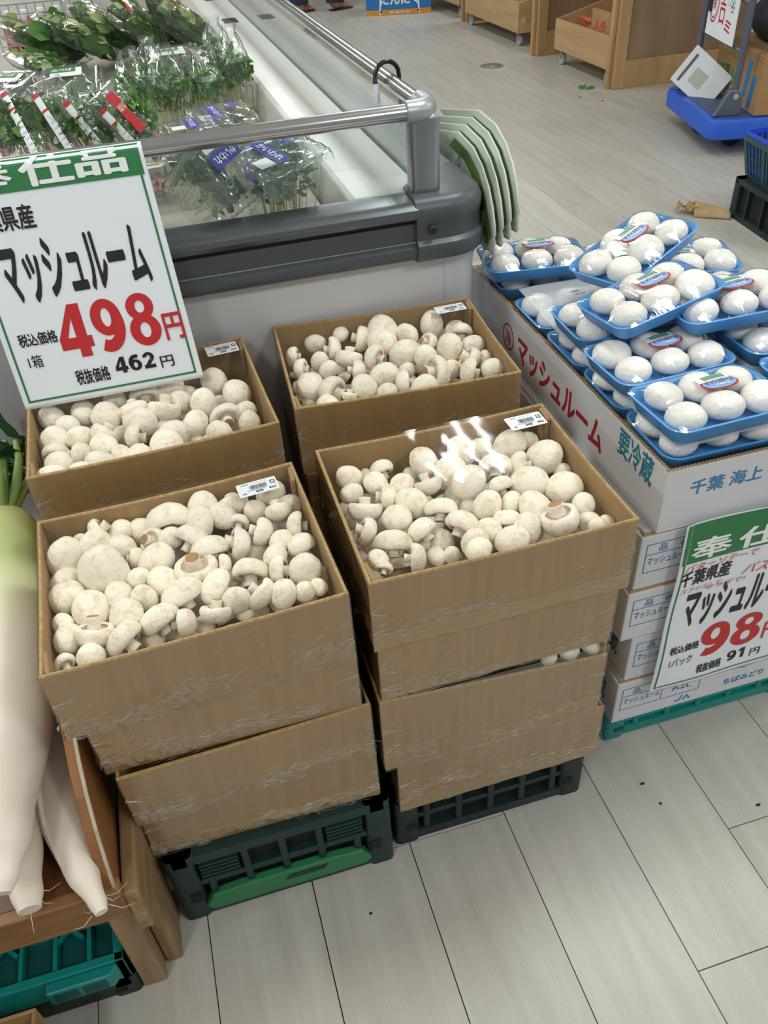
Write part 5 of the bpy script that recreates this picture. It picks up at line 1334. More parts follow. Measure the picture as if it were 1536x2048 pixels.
def sprout_bag(label, loc, w, d, h, rz, seed):
    """standing clear bag of pea sprouts: root mat, pale stems, leafy top, pinched bag"""
    t = thing('sprout_bag', label, 'sprout bag', loc, R(rz), group='standing bags of pea sprouts')
    MB().loft([[(x, y, z) for x, y in rrect(w*.86, d*.86, d*.2, 3)] for z in (.002, .018)]).obj('root_mat', 'root_mat', t)
    rr = random.Random(seed); s = MB()
    for i in range(34):
        x, y = rr.uniform(-.38, .38)*w, rr.uniform(-.36, .36)*d; lean = rr.uniform(-.012, .012)
        s.tube([(x, y, .016), (x+lean*.5, y, h*.3), (x+lean, y+rr.uniform(-.006, .006), h*.60)], .0011, 4, False)
    tag(s.obj('stems', 'sprout_stem', t))
    leaf_cloud(230, lambda q: ((q.uniform(-.42, .42)*w, q.uniform(-.42, .42)*d, h*(.40+.46*q.random()**.8)), (q.uniform(-1, 1), q.uniform(-1, 1), q.uniform(-.2, 1))), .020, seed, 'leaves', 'leaf_sprout', t, .7)
    def loop(k, z, ph, amp):
        n = 28; out = []
        for i in range(n):
            a = 2*math.pi*i/n; sx = abs(math.cos(a))**.6*math.copysign(1, math.cos(a)); sy = abs(math.sin(a))**.6*math.copysign(1, math.sin(a))
            m = 1+amp*math.sin(a*5+ph)+amp*.6*math.sin(a*11+ph*2)
            out.append((sx*w/2*k[0]*m, sy*d/2*k[1]*m, z+amp*.02*math.sin(a*3+ph)))
        return out
    pinch = rr.uniform(.28, .5)
    MB().loft([loop((.95, .95), 0, seed, .0), loop((1, 1), .01, seed, .01), loop((1.04, 1.04), h*.35, seed, .02), loop((1.02, 1.0), h*.7, seed+1, .04), loop((.9, .78), h*.92, seed+2, .07), loop((.68, .42), h*1.08, seed+3, .12), loop((pinch, .14), h*1.22, seed+4, .2), loop((pinch*1.2, .05), h*1.34, seed+4, .25)], True, False).obj('bag', 'veg_bag', t, smooth=True)
    return t
def striped_bag(label, A, B, seed, band):
    M, l = frame(A, B, (.25, -1, .55))
    t = thing('striped_sprout_bag', label, 'sprout bag', group='sprout bags with red printed bands'); t.matrix_world = M
    w, th = .092, .05
    pillow(w, l*1.12, th, seed).obj('bag', 'veg_bag', t, smooth=True)
    leaf_cloud(150, lambda q: ((q.uniform(-.38, .38)*w, q.uniform(-.25, .22)*l, q.uniform(-.2, .34)*th), (q.uniform(-1, 1), q.uniform(-.8, .3), q.uniform(-.2, .7))), .024, seed, 'leaves', 'leaf_sprout', t, .8)
    rr = random.Random(seed); s = MB()
    for i in range(30):
        x = rr.uniform(-.36, .36)*w; z = rr.uniform(-.2, .2)*th
        s.tube([(x, .10*l, z), (x*.95, .3*l, z), (x*.9, .47*l, z*.6)], .0012, 4, False)
    s.obj('stems', 'sprout_stem_pink', t)
    f = lambda o: (lambda u, v: Vector((u*w, v*l, th*.5*max(0, 1-(2*u)**4)**.5*max(0, 1-(1.8*v)**6)**.5+.003+o)))
    st = strip(.30, -.40, .44, .46, f(0), 'label_paper', t, 'printed_strip', 3, 20)
    strip(.30, -.40, .44, -.35, f(.001), 'ink_red', st, 'red_mark', 3, 3)
    strip(.30, -.20, .44, -.175, f(.001), 'ink_red', st, 'red_mark', 3, 2)
    for i in range(6): text('国産スプラウト', .32, -.05+i*.07, .09, .030, f(.0012), 'ink_grey', st)
    if band:
        rb = strip(-.10, -.46, .12, .10, f(.0015), 'ink_red', t, 'red_band', 4, 14)
        text('かいわれ', -.08, -.30, .18, .10, f(.003), 'ink_white', rb, .02)
    return t
def micro_tub(label, loc, rot, seed, txt='かいわれ', sc=1.0):
    """ribbed clear tub of micro greens with a violet printed film lid"""
    t = thing('microgreens_tub', label, 'microgreens tub', loc, group='clear tubs of microgreens', rot=tuple(R(a) for a in rot))
    w, l, h = .128*sc, .096*sc, .112*sc
    b = MB()
    def L(k, z, rib=0): return [(x*(1+rib*(i % 2)), y*(1+rib*(i % 2)), z) for i, (x, y) in enumerate(rrect(w-k, l-k, .02, 7))]
    b.loft([L(.042, 0, .02), L(.036, .006, .02), L(.010, h*.90, .02), L(.004, h*.92), L(-.004, h*.93), L(-.004, h*.96), L(.003, h*.96)], True, False); b.obj('tub', 'clamshell', t, auto=30)
    b = MB(); b.grid(lambda u, v: ((u-.5)*(w+.010), (v-.5)*(l+.010), h*.965+.0015*math.sin(u*19+v*11)+.0012*math.sin(v*31)-.012*max(0, abs(2*u-1)-.93)/.07-.012*max(0, abs(2*v-1)-.92)/.08), 26, 20); b.obj('lid_film', 'lid_film', t, smooth=True)
    leaf_cloud(190, lambda q: ((q.uniform(-.36, .36)*w*.85, q.uniform(-.36, .36)*l*.85, h*(.38+.34*q.random())), (q.uniform(-1, 1), q.uniform(-1, 1), q.uniform(-.3, 1))), .017, seed, 'leaves', 'leaf_micro', t, .75)
    rr = random.Random(seed); s = MB()
    for i in range(34):
        x, y = rr.uniform(-.30, .30)*w, rr.uniform(-.30, .30)*l
        s.tube([(x*.85, y*.85, .006), (x, y, h*.5)], .001, 4, False)
    s.obj('stems', 'sprout_stem', t)
    m1 = plane_map((-w/2, -l/2, h*.965+.0035), (1, 0, 0), (0, 1, 0)); m2 = plane_map((-w/2, -l/2, h*.965+.0045), (1, 0, 0), (0, 1, 0))
    s = strip(w*.30, l*.10, w*.48, l*.90, m1, 'ink_violet', t, 'print_band', 2, 6)
    text(txt, 0, 0, l*.62, w*.10, lambda u, v: m2(w*.34+v, l*.80-u), 'ink_white', s, .02)
    strip(w*.06, l*.12, w*.27, l*.40, m1, 'label_paper', t, 'print_panel', 2, 2)
    b = MB(); x = w*.62
    while x < w*.86:
        b.add([tuple(m2(*p)) for p in ((x, l*.55), (x+.002, l*.55), (x+.002, l*.85), (x, l*.85))], [(0, 1, 2, 3)]); x += .0035
    b.obj('barcode', 'ink_violet', t)
    text('育ちざかり', 0, 0, l*.4, w*.08, lambda u, v: m2(w*.16+v, l*.92-u), 'ink_violet', t, .02)
    return t
def build_vegetables():
    r = thing('display_riser', 'pale flat riser plate under the microgreens tubs', 'riser', (.125, 1.635, .8005))
    MB().box(-.165, .165, -.20, .205, 0, .006).obj('foot', 'bumper', r)
    MB().box(-.17, .172, -.205, .21, .006, .0275).obj('plate', 'riser', r, bevel=.004)
    for (lab, A, B, w, th, sd, red) in (
            ('bag of leafy greens at the far corner by the wire rack', (-.317, 3.041, .965), (-.150, 3.30, .845), .15, .07, 1, False),
            ('second bag of leafy greens from the wire rack side, white stalk showing', (-.194, 3.036, .965), (-.030, 3.26, .845), .14, .07, 2, False),
            ('third bag of leafy greens, pale yellow-green leaves', (-.118, 3.20, .975), (.055, 3.33, .845), .15, .08, 3, False),
            ('bag of pale leafy greens with red printed top, middle of the back row', (-.010, 3.10, .985), (.170, 3.26, .85), .19, .09, 4, True),
            ('bag of pale leafy greens with red print nearest the white ledge', (.130, 3.02, .985), (.262, 3.20, .86), .17, .09, 5, True),
            ('small bag of greens tucked below the back row, by the clamshells', (-.30, 2.90, .90), (-.15, 3.06, .835), .11, .05, 6, False)):
        leafy_bag(lab, A, B, w, th, sd, red)
    clamshell('flat clear clamshell of herbs with green label, behind the striped bags', (-.150, 2.66, .835), .165, .20, .05, -2, (12, 0, 0), 'leaf_mid', 21)
    clamshell('flat clear clamshell of herbs with green label, behind the pea sprouts', (.150, 2.80, .835), .16, .19, .05, 2, (12, 0, 0), 'leaf_mid', 22)
    clamshell('clear clamshell of herbs at the picture edge beside the striped bags', (-.315, 2.62, .845), .14, .20, .05, -25, (10, 0, 0), 'leaf_dark', 23)
    clamshell('unlabelled clear clamshell under the flat one behind the striped bags', (-.085, 2.47, .80), .15, .15, .07, 0, (0, 0, 0), 'leaf_dark', 24)
    for lab, x, y, w, d, h, rz, sd in (
            ('pea sprout bag in the front row beside the striped bags', .010, 2.395, .085, .08, .135, 5, 1), ('largest pea sprout bag at the front middle, pale stems showing', .092, 2.255, .098, .085, .150, -4, 2),
            ('pea sprout bag in the back row, next to the clamshell', .068, 2.56, .085, .08, .13, 10, 3), ('pea sprout bag in the middle of the back row, low pinched top', .150, 2.52, .08, .075, .11, 0, 4),
            ('wide pea sprout bag in the front row, right of the largest', .190, 2.36, .095, .085, .125, 8, 5), ('pea sprout bag at the back against the white ledge', .252, 2.58, .085, .08, .15, -6, 6),
            ('tall pea sprout bag at the front against the white ledge', .268, 2.40, .08, .085, .155, 3, 7)):
        sprout_bag(lab, (x, y, .802), w, d, h, rz, sd)
    for lab, A, B, sd, bd in (
            ('striped sprout bag at the picture edge, first of the leaning row', (-.290, 2.07, .985), (-.262, 1.98, .845), 1, False), ('second leaning sprout bag with red marks, from the picture edge', (-.232, 2.08, .985), (-.185, 1.97, .845), 2, False),
            ('third leaning sprout bag with red marks, from the picture edge', (-.172, 2.05, .985), (-.110, 1.96, .845), 3, False), ('fourth leaning sprout bag with printed white strip', (-.118, 1.99, .985), (-.040, 1.95, .845), 4, False),
            ('leaning sprout bag with a wide red lettered band, last of the row', (-.055, 1.95, .975), (.035, 1.93, .845), 5, True)):
        striped_bag(lab, A, B, sd, bd)
    micro_tub('upright microgreens tub behind the front glass by the corner post', (.215, 1.478, .836), (9, -4, 26), 1, sc=1.12)
    micro_tub('microgreens tub tipped on its side behind the front glass', (.060, 1.500, .872), (6, 50, -30), 2, sc=1.12)
    micro_tub('microgreens tub standing behind the tipped one', (.085, 1.645, .829), (0, 0, 8), 3)
    micro_tub('microgreens tub seen above the rail, nearest the pea sprouts', (.172, 1.935, .812), (8, 0, 14), 4)
    micro_tub('microgreens tub just above the rail, beside the red banded bag', (.115, 1.775, .829), (0, 0, 4), 5)
    micro_tub('microgreens tub above the rail nearest the white ledge', (.240, 1.655, .829), (0, 0, -12), 6)
    c = clamshell('small pack of pink slices with orange print behind the rail', (.018, 1.72, .829), .085, .13, .05, 4, (0, 0, 0), 'pink_slices', 31, '生', 'orange_print')
    # wire rack with capped bottles at the far end
    t = thing('wire_rack', 'chrome wire rack of small bottles at the far end of the case', 'wire rack', (-.26, 3.80, .80))
    w, d, h = .30, .34, .16
    for z in (.0, h):
        MB().tube([(-w/2, -d/2, z), (w/2, -d/2, z), (w/2, d/2, z), (-w/2, d/2, z), (-w/2, -d/2, z)], .004, 6).obj('frame_wire', 'wire', t)
    for i in range(11):
        x = -w/2+w*i/10
        MB().tube([(x, -d/2, h), (x, -d/2, 0), (x, d/2, 0)], .0022, 5).obj('wire', 'wire', t)
    for i in range(1, 5):
        MB().tube([(-w/2, -d/2, h*i/5), (w/2, -d/2, h*i/5)], .0018, 5).obj('wire', 'wire', t)
    rr = random.Random(4)
    bottle_side = ['rail-near', 'second', 'third', 'fourth', 'far']
    bm = MB().lathe([(.0, 0), (.02, 0), (.021, .008), (.021, .075), (.012, .09), (.011, .10), (0, .10)], 14).mesh('body', True); bm.materials.append(MATS['tomato'])
    cm = MB().lathe([(.0135, .092), (.0145, .095), (.0145, .112), (.012, .115), (0, .115)], 14).mesh('cap', True); cm.materials.append(MATS['hook_tip'])
    for i in range(5):
        for j in range(2):
            b = thing('small_bottle', f'small red bottle with pale cap in the wire rack, {bottle_side[i]} column, {("near", "far")[j]} row', 'bottle', (-.375+.057*i, 3.70+.13*j+rr.uniform(-.02, .02), .805), group='bottles in the wire rack')
            mesh_obj('body', bm, None, b); mesh_obj('cap', cm, None, b)
build_vegetables()

# ------------------------------------------------------------------ far side of the shop
def caster(parent, x, y, ztop=.095):
    c = MB().box(x-.018, x+.018, y-.015, y+.015, ztop-.012, ztop).obj('caster_plate', 'steel_dull', parent)
    MB().lathe([(.005, -.012), (.036, -.012), (.038, -.006), (.038, .006), (.036, .012), (.005, .012)], 16, Matrix.Translation((x, y, .038)) @ Matrix.Rotation(R(90), 4, 'Y')).obj('caster_wheel', 'wheel_grey', parent, auto=40)
    MB().box(x-.015, x-.013, y-.012, y+.012, .036, ztop-.011).obj('caster_fork', 'steel_dull', parent)
def bin_(label, x, y0, y1, zt, depth=.45):
    t = thing('rolling_bin', label, 'wooden bin', (x, y0, 0), group='rolling wooden bins')
    L = y1-y0; z0 = .095
    MB().box(0, .018, 0, L, z0, zt).obj('front_board', 'bin_wood', t, bevel=.002)
    MB().box(depth-.018, depth, 0, L, z0, zt+.10).obj('back_board', 'bin_wood', t, bevel=.002)
    for y in (0, L-.018):
        b = MB(); b.prism([(.018, z0), (depth-.018, z0), (depth-.018, zt+.10), (.018, zt)], lambda a, z: (a, y, z), lambda a, z: (a, y+.018, z)); b.obj('end_board', 'bin_wood', t)
    MB().box(.018, depth-.018, .018, L-.018, z0, z0+.012).obj('bottom_board', 'bin_wood', t)
    for yy in (.06, L-.06):
        for xx in (.045, depth-.05): caster(t, xx, yy)
    return t
def shelf_post(label, x, y, wx, wy, h):
    t = thing('shelf_upright', label, 'shelf upright', (x, y, 0), group='wooden shelf uprights')
    MB().box(0, wx, 0, wy, 0, h).obj('panel', 'gable_wood', t)
    MB().box(-.02, .055, -.022, wy+.004, 0, h).obj('front_post', 'post_wood', t, bevel=.004)
    MB().box(.055, wx, -.02, -.0005, 0, .16).obj('skirting', 'post_wood', t, bevel=.003)
    MB().box(-.045, -.021, .012, wy+.002, 0, h).obj('post_strip', 'post_wood', t, bevel=.003)
    return t
def build_background():
    shelf_post('nearest wooden shelf upright with a plywood side beside the carrot bin', 3.0, 5.23, .95, .05, 1.6)
    shelf_post('second wooden shelf upright between the carrot bin and the next bin', 3.0, 6.40, .95, .05, 1.6)
    shelf_post('third wooden shelf upright farther along the bins', 3.06, 8.05, .95, .05, 1.6)
    bin_('rolling wooden bin of carrots behind the nearest upright', 2.985, 5.31, 6.11, .285)
    bin_('rolling wooden bin with packed carrots past the second upright', 2.985, 6.76, 7.92, .30)
    bin_('far rolling wooden bin at the picture top', 3.05, 8.25, 9.5, .30)
    # carrots
    rr = random.Random(12)
    cm = []
    for k in range(2):
        b = MB(); b.tube([(0, 0, 0), (0, .02, 0), (.003*k, .10, .002), (0, .19, 0)], [.012, .021, .017, .004], 12); me = b.mesh('root', True); me.materials.append(MATS['carrot']); cm.append(me)
    spots = []
    for r in range(3):
        for c in range(5): spots.append((3.055+r*.085, 5.36+c*.125+rr.uniform(-.015, .015), .25+r*.032))
    words = ['nearest', 'second', 'middle', 'fourth', 'farthest']; rows = ['front', 'middle', 'back']
    for i, (x, y, z) in enumerate(spots):
        t = thing('carrot', f'orange carrot in the {rows[i//5]} row of the carrot bin, {words[i % 5]} upright side', 'carrot', (x, y, z), group='carrots in the bin', rot=(R(rr.uniform(-4, 14)), 0, R(rr.uniform(-16, 16))))
        mesh_obj('root', cm[i % 2], None, t)
    tag(MB().box(3.01, 3.38, 5.335, 6.085, .110, .225).obj('carrot_bed', 'carrot'), 'bed of bagged carrots filling the carrot bin below the loose ones', 'carrots', kind='stuff')
    t = thing('carrot_card', 'kraft carton card with red lettering and green stripe in the carrot bin', 'card', (3.012, 5.335, .235))
    MB().box(0, .012, 0, .30, 0, .17).obj('card', 'kraft', t)
    mp = plane_map((-.0006, .30, 0), (0, -1, 0), (0, 0, 1))
    text('人参', .04, .05, .16, .065, mp, 'ink_red', t, .01)
    patch([(.25, 0), (.28, 0), (.28, .17), (.25, .17)], mp, 'ink_green', t, 'stripe')
    for i in range(2):
        t = thing('carrot_pack', f'clear pack of carrots leaning in the second bin, {("nearer", "farther")[i]} the upright', 'carrot pack', (3.08, 6.86+.24*i, .20), rot=(0, R(-35), 0), group='carrot packs')
        pillow(.16, .22, .06, 5+i).obj('bag', 'veg_bag', t, smooth=True)
        for k in range(4): mesh_obj('carrot', cm[k % 2], None, t, (-.05+.034*k, -.09, 0))
    tag(MB().box(3.01, 3.40, 6.79, 7.89, .110, .185).obj('carrot_bed', 'kraft'), 'kraft lining filling the second rolling bin', 'lining', kind='stuff')
    # garlic box
    t = thing('garlic_carton', 'blue and gold garlic carton standing on the floor at the back', 'carton', (2.333, 8.86, 0), R(-16))
    w, d, h = .62, .40, .34
    MB().box(0, w, 0, d, .045, h).obj('body', 'garlic_blue', t, bevel=.004)
    MB().box(-.0005, w+.0005, -.0005, d+.0005, 0, .045).obj('gold_base', 'garlic_gold', t, bevel=.003)
    mp = plane_map((0, -.0015, 0), (1, 0, 0), (0, 0, 1))
    text('にんにく', .14, .085, .36, .085, mp, 'ink_white', t, .03)
    for u in (.125, .50): patch([(u, .005), (u+.014, .005), (u+.014+.02*(1 if u > .3 else -1)*-1, h), (u-.02*(1 if u > .3 else -1), h)], mp, 'ink_white', t, 'strap')
    for u in (.14, .50):
        MB().lathe([(0, 0), (.009, 0), (.009, .002), (0, .002)], 10, Matrix.Translation((u, -.002, .03)) @ Matrix.Rotation(R(90), 4, 'X')).obj('rivet', 'ink_black', t)
    text('青森県産', .22, .012, .20, .02, mp, 'ink_white', t)
    # floor drain, scraps
    t = thing('floor_drain', 'round metal drain cover set in the floor', 'drain cover', (2.57, 6.26, 0))
    MB().lathe([(0, .003), (.070, .003), (.0705, .002), (.0705, 0)], 32).obj('plate', 'drain_metal', t, smooth=True)
    MB().lathe([(.0715, 0), (.0715, .0035), (.084, .0035), (.086, 0)], 32).obj('ring', 'drain_metal', t, auto=40)
    t = thing('paper_scrap', 'curled scrap of brown paper lying on the floor by the dark crate', 'paper scrap', (2.245, 3.12, 0), R(-42))
    o = MB().grid(lambda u, v: (.012+.15*v-.02*u, -.05+.10*u+.02*v, .002+.055*math.sin(math.pi*u)*(1-.7*v)+.004*v), 10, 12).obj('curl', 'scrap_paper', t, smooth=True); o.modifiers.new('s', 'SOLIDIFY').thickness = .003
    o = MB().grid(lambda u, v: (-.07+.09*u, -.03+.06*v, .012+.03*math.sin(5*u+2*v)**2), 6, 6).obj('torn_piece', 'kraft', t); o.modifiers.new('s', 'SOLIDIFY').thickness = .003
    o = leaf_cloud(3, lambda q: ((2.85+q.uniform(-.02, .02), 5.31+q.uniform(-.02, .02), .003), (q.uniform(-1, 1), q.uniform(-1, 1), .1)), .05, 3, 'leaf_scrap', 'leaf_litter', None)
    tag(o, 'torn green leaf on the floor in front of the carrot bin', 'leaf')
    rr = random.Random(5)
    gm = MB().lathe([(0, .0012), (.003, .0014), (.0042, .0006), (.0042, 0)], 7).mesh('speck'); gm.materials.append(MATS['grime'])
    for i, (x, y, lab) in enumerate(((.085, .625, 'dark crumb on the floor before the green crate'), (.62, .70, 'dark crumb on the plank before the middle stack'), (.63, .655, 'black speck on the plank near the middle stack'), (.79, .60, 'black smudge crumb at the picture edge on the floor'), (2.80, 5.0, 'dark crumb on the floor near the wooden upright'), (2.72, 5.15, 'crumb beside the torn leaf'), (1.0, .86, 'dark crumb on the floor beyond the teal crate'))):
        o = mesh_obj('floor_crumb', gm, None, None, (x, y, .0002)); o.scale = (.7+.5*(i % 2), .6, 1) if y < 2 else (3, 2.2, 1); tag(o, lab, 'crumb', 'crumbs on the floor')
    # platform cart
    t = thing('platform_cart', 'blue platform cart with folding grey handle', 'platform cart', (2.70, 3.74, 0), R(-14))
    W, D = .80, .74     # W along its own x (away from the handle end)
    b = MB(); b.loft([[(x+W/2, y+D/2, z) for x, y in rrect(W-k, D-k, .06, 6)] for z, k in ((.085, .02), (.092, .0), (.165, 0), (.178, .014))]); b.obj('platform', 'cart_blue', t, auto=40)
    b = MB(); b.loft([[(x+W/2, y+D/2, z) for x, y in rrect(W-.09, D-.09, .04, 5)] for z in (.176, .181)]); b.obj('deck_mat', 'cart_deck', t)
    MB().box(.12, .70, .33, .335, .181, .1825).obj('deck_seam', 'cart_steel', t)
    for x, y in ((.20, .20), (.13, D-.30), (W-.12, .20), (W-.12, D-.20)):
        MB().lathe([(.01, -.018), (.052, -.018), (.056, -.01), (.056, .01), (.052, .018), (.01, .018)], 18, Matrix.Translation((x, y, .056)) @ Matrix.Rotation(R(90), 4, 'X')).obj('wheel', 'rubber', t, auto=40)
    posts = ((.115, .085), (.115, D-.085))
    for x, y in posts:
        b = MB(); b.prism([(x-.085, .181), (x+.05, .181), (x+.05, .25), (x+.02, .30), (x-.02, .30)], lambda a, z: (a, y-.02, z), lambda a, z: (a, y+.02, z)); b.obj('hinge_bracket', 'cart_steel', t, bevel=.006)
        MB().lathe([(0, -.024), (.014, -.024), (.014, .024), (0, .024)], 12, Matrix.Translation((x+.01, y, .27)) @ Matrix.Rotation(R(90), 4, 'X')).obj('hinge_pin', 'steel', t)
        MB().tube([(x+.01, y, .25), (x+.01, y, .95)], .0165, 12).obj('handle_post', 'cart_steel', t, auto=50)
    MB().tube([(.125, .085, .95), (.125, .10, .975), (.125, D-.10, .975), (.125, D-.085, .95)], .0165, 12).obj('handle_grip', 'cart_steel', t, auto=50)
    for z in (.46, .66): MB().tube([(.125, .085, z), (.125, D-.085, z)], .009, 8).obj('crossbar', 'cart_steel', t, smooth=True)
    # placard tied to the handle
    M = t.matrix_basis if False else Matrix.Translation((2.70, 3.74, 0)) @ Matrix.Rotation(R(-14), 4, 'Z')
    k = thing('handle_placard', 'white placard with red ring mark and lettering tied to the cart handle', 'placard', M @ Vector((.100, D-.20, .47)), R(-14))
    MB().box(-.004, 0, -.38, 0, 0, .26).obj('board', 'paper', k)
    mp = plane_map((-.0046, 0, 0), (0, -1, 0), (0, 0, 1))
    ring = MB()
    for rr0, rr1 in ((.070, .062), (.055, .049)):
        for i in range(30):
            a0, a1 = 2*math.pi*i/30, 2*math.pi*(i+1)/30
            ring.add([tuple(mp(.075+r*.85*math.cos(a), .145+r*1.25*math.sin(a))) for r, a in ((rr0, a0), (rr0, a1), (rr1, a1), (rr1, a0))], [(0, 1, 2, 3)])
    ring.obj('ring_mark', 'ink_red', k)
    text('海', .055, .115, .04, .06, mp, 'ink_red', k, .01)
    text('土', .155, .150, .065, .070, mp, 'ink_red', k, .03)
    text('口', .160, .070, .060, .065, mp, 'ink_red', k, .03)
    text('ミ', .245, .045, .075, .050, mp, 'ink_red', k, .03)
    text('ケン', .235, .150, .05, .07, mp, 'ink_grey', k)
    text('谷', .285, .130, .05, .06, mp, 'ink_grey', k)
    MB().box(-.010, -.0045, -.05, -.005, .10, .17).obj('clip', 'ink_black', k, bevel=.003)
    k2 = thing('document_pouch', 'grey plastic document pouch hanging tilted from the cart handle', 'pouch', M @ Vector((.075, D-.19, .415)), rot=(R(32), R(14), R(38)))
    MB().box(-.006, 0, -.26, .0, -.20, 0).obj('pouch', 'white_board', k2, bevel=.003)
    mp = plane_map((-.0066, 0, -.20), (0, -1, 0), (0, 0, 1))
    patch([(.03, .02), (.045, .02), (.045, .17), (.03, .17)], mp, 'ink_grey', k2, 'print_bar')
    patch([(.08, .05), (.16, .05), (.16, .13), (.08, .13)], mp, 'bag_sheet', k2, 'print_block')
    # cartons on the cart
    k = thing('cart_carton', 'kraft carton with green lettering and blue stripes on the cart', 'carton', M @ Vector((.22, .03, .182)), R(-14))
    w, d, h = .40, .60, .26
    MB().box(0, w, 0, d, 0, h).obj('body', 'kraft', k, bevel=.004)
    mp = plane_map((-.0008, d, 0), (0, -1, 0), (0, 0, 1))
    text('て夏みど', .06, .065, .30, .085, mp, 'ink_green', k, .02)
    text('しぜんとやさい', .06, .185, .20, .025, mp, 'ink_green', k)
    patch([(.40, .05), (.44, .05), (.475, .22), (.425, .22)], mp, 'garlic_blue', k, 'stripe')
    patch([(.475, .012), (.52, .012), (.55, .16), (.50, .16)], mp, 'garlic_blue', k, 'stripe')
    MB().box(.0, w, .29, .294, h, h+.0008).obj('seam', 'brown_tape', k)
    k = thing('cart_carton', 'brown carton with dark stripe behind the lettered one on the cart', 'carton', M @ Vector((.64, -.02, .182)), R(-14))
    MB().box(0, .30, 0, .62, 0, .36).obj('body', 'kraft', k, bevel=.004)
    mp = plane_map((.0, -.0008, 0), (1, 0, 0), (0, 0, 1))
    patch([(.05, .05), (.28, .05), (.28, .06), (.05, .06)], mp, 'ink_black', k, 'stripe'); patch([(.10, .13), (.2, .13), (.2, .16), (.1, .16)], mp, 'garlic_gold', k, 'stripe')
    k = thing('dark_sack', 'dark slumped sack lying on the cartons of the cart', 'sack', M @ Vector((.45, .30, .448)), R(-14))
    pillow(.30, .50, .20, 9).obj('bag', 'rubber', k, smooth=True, loc=(0, 0, .09))
    # crate and baskets
    folding_crate((2.56, 2.79, 0), R(-6), .44, .46, .165, 'crate_black', 'black folding crate on the floor under the shopping baskets')
    k = thing('storage_basket', 'dark grey-green slatted basket standing on the black crate', 'basket', (2.55, 2.81, .166), R(-6))
    basket(k, .42, .44, .165, 'basket_dark', .03)
    k = thing('shopping_basket', 'bright blue plastic basket nested in the dark basket', 'basket', (2.55, 2.81, .176), R(-6))
    basket(k, .415, .435, .172, 'plastic_blue', .035, rim=True)
def basket(t, w, d, h, mat, taper, rim=False):
    def L(k, z): return [(x, y, z) for x, y in rrect(w-k, d-k, .03, 4)]
    MB().loft([L(taper*2, 0), L(taper*2, .006)]).obj('floor_panel', mat, t)
    MB().loft([L(.0, h-.02), L(-.004, h), L(.012, h), L(.014, h-.02)], False, False).obj('rim', mat, t, auto=40)
    MB().loft([L(taper*2, .0), L(taper*1.7, .02), L(taper*1.7+.012, .02), L(taper*2+.012, .0)], False, False).obj('foot_band', mat, t, auto=40)
    # slats of each wall
    m0, m1 = taper, 0
    n = 14
    b = [MB() for _ in range(4)]
    for s in range(4):
        for i in range(n+1):
            u = -1+2*i/n
            if i % 5 == 0: hw = .011
            else: hw = .0045
            z0, z1 = .015, h-.015
            def P(uu, z):
                k = taper*(1-z/h)
                W2, D2 = w/2-k, d/2-k
                return ((uu*(W2-.02), -D2, z), (W2, uu*(D2-.02), z), (-uu*(W2-.02), D2, z), (-W2, -uu*(D2-.02), z))[s]
            a = Vector(P(u, z0)); c = Vector(P(u, z1)); e = (Vector(P(1, z0))-Vector(P(-1, z0))).normalized(); nn = e.cross((c-a).normalized())*.002
            MB().add([tuple(a-e*hw-nn), tuple(a+e*hw-nn), tuple(c+e*hw-nn), tuple(c-e*hw-nn), tuple(a-e*hw+nn), tuple(a+e*hw+nn), tuple(c+e*hw+nn), tuple(c-e*hw+nn)],
                     [(0, 1, 2, 3), (7, 6, 5, 4), (0, 4, 5, 1), (1, 5, 6, 2), (2, 6, 7, 3), (3, 7, 4, 0)]).obj('slat', mat, t)
    MB().loft([L(taper*1.05, h*.5), L(taper*1.0, h*.56), L(taper*1.0+.010, h*.56), L(taper*1.05+.010, h*.5)], False, False).obj('band', mat, t, auto=40)
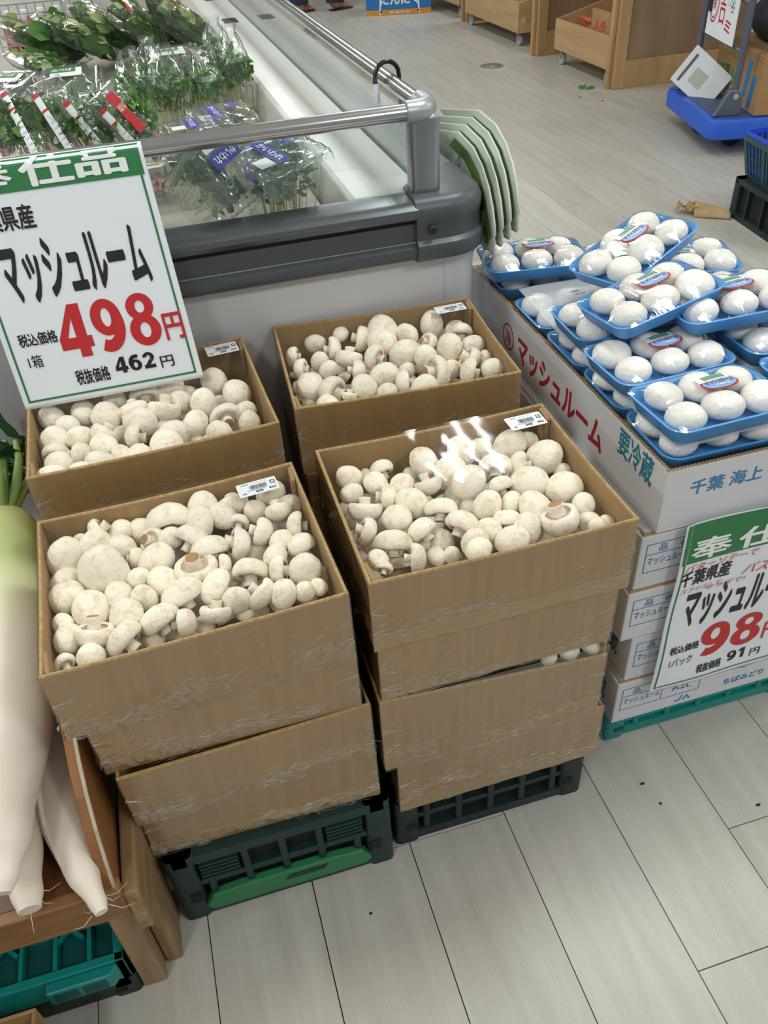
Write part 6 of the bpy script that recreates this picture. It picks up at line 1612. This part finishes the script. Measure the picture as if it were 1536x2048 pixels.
def build_person():
    """shopper standing at the far end; only the trouser hems and sandalled feet reach into the picture"""
    t = thing('person', 'shopper in dark jeans and sandals standing by the far end of the case', 'person', (1.99, 9.45, 0), R(-65))
    V, E, Rd = [], [], []
    def v(p, r): V.append(p); Rd.append(r); return len(V)-1
    pel = v((0, 0, .93), .15); ch = v((0, 0, 1.12), .135); sh = v((0, 0, 1.36), .15); nk = v((0, .0, 1.47), .055); hd = v((0, .02, 1.60), .09); ht = v((0, .01, 1.69), .075)
    E += [(pel, ch), (ch, sh), (sh, nk), (nk, hd), (hd, ht)]
    for s in (-1, 1):
        dx = .10*s; fy = .16*s
        hip = v((dx, 0, .86), .10); kn = v((dx*1.1, .02+fy*.4, .48), .075); hem = v((dx*1.1, fy*.9-.01, .09), .072); an = v((dx*1.1, fy-.01, .07), .042)
        heel = v((dx*1.1, fy-.05, .040), .036); ball = v((dx*1.1, fy+.08, .034), .040); toe = v((dx*1.1, fy+.15, .024), .028)
        E += [(pel, hip), (hip, kn), (kn, hem), (hem, an), (an, heel), (an, ball), (ball, toe)]
        s1 = v((s*.19, 0, 1.36), .06); el = v((s*.24, -.02, 1.10), .045); wr = v((s*.23, .08, .88), .030); pm = v((s*.225, .11, .81), .032)
        E += [(sh, s1), (s1, el), (el, wr), (wr, pm)]
        for k in range(4):
            f1 = v((s*.225, .085+.022*k, .745), .009); f2 = v((s*.215, .090+.020*k, .70+.006*abs(k-1.5)), .008); E += [(pm, f1), (f1, f2)]
        th1 = v((s*.21, .15, .79), .010); th2 = v((s*.205, .165, .755), .009); E += [(pm, th1), (th1, th2)]
    me = bpy.data.meshes.new('body'); me.from_pydata(V, E, [])
    o = bpy.data.objects.new('body_source', me); COL.objects.link(o)
    o.modifiers.new('skin', 'SKIN'); o.modifiers.new('sub', 'SUBSURF').levels = 2
    for i, sv in enumerate(me.skin_vertices[0].data): sv.radius = (Rd[i], Rd[i]*.9 if Rd[i] > .1 else Rd[i]); sv.use_root = (i == 0)
    bpy.context.view_layer.update()
    em = bpy.data.meshes.new_from_object(o.evaluated_get(bpy.context.evaluated_depsgraph_get()))
    bpy.data.objects.remove(o)
    em.materials.clear()
    for m in ('skin', 'denim', 'shirt', 'hair'): em.materials.append(MATS[m])
    for p in em.polygons:
        z = p.center.z; x = abs(p.center.x)
        p.material_index = 0 if z < .10 else 1 if z < .95 and x < .185 else 2 if z < 1.44 and not (x > .17 and z < 1.12) else 0
        if z > 1.62 or (z > 1.52 and p.center.y < -.02): p.material_index = 3
        p.use_smooth = True
    mesh_obj('body', em, None, t)
    hm = MB()
    for s in (-1, 1):
        fy = .16*s
        # widened trouser hem and sandal
        MB().loft([[(s*.11+r*math.cos(2*math.pi*i/18), fy*.9-.005+r*1.05*math.sin(2*math.pi*i/18), z) for i in range(18)] for z, r in ((.34, .082), (.18, .088), (.075, .092), (.074, .085), (.18, .082))], False, False).obj('trouser_hem', 'denim', t, smooth=True)
        MB().prism([(s*.11+x*.048, fy+.05+y) for x, y in ((-.8, -.13), (.8, -.13), (1, 0), (1.05, .09), (.6, .135), (-.4, .14), (-1, .10), (-1, 0))], lambda x, y: (x, y, 0), lambda x, y: (x, y, .012)).obj('sandal', 'sandal', t, bevel=.003)
    for s in (-1, 1):
        for k in range(5):
            fy = .16*s
            MB().tube([(s*.11+(k-2)*.017, fy+.13-.006*abs(k-1), .026), (s*.11+(k-2)*.018, fy+.165-.008*abs(k-1.2), .022), (s*.11+(k-2)*.018, fy+.182-.010*abs(k-1.2), .018)], [.011, .010, .006], 8).obj('toe', 'skin', t, smooth=True)
build_background()
build_person()
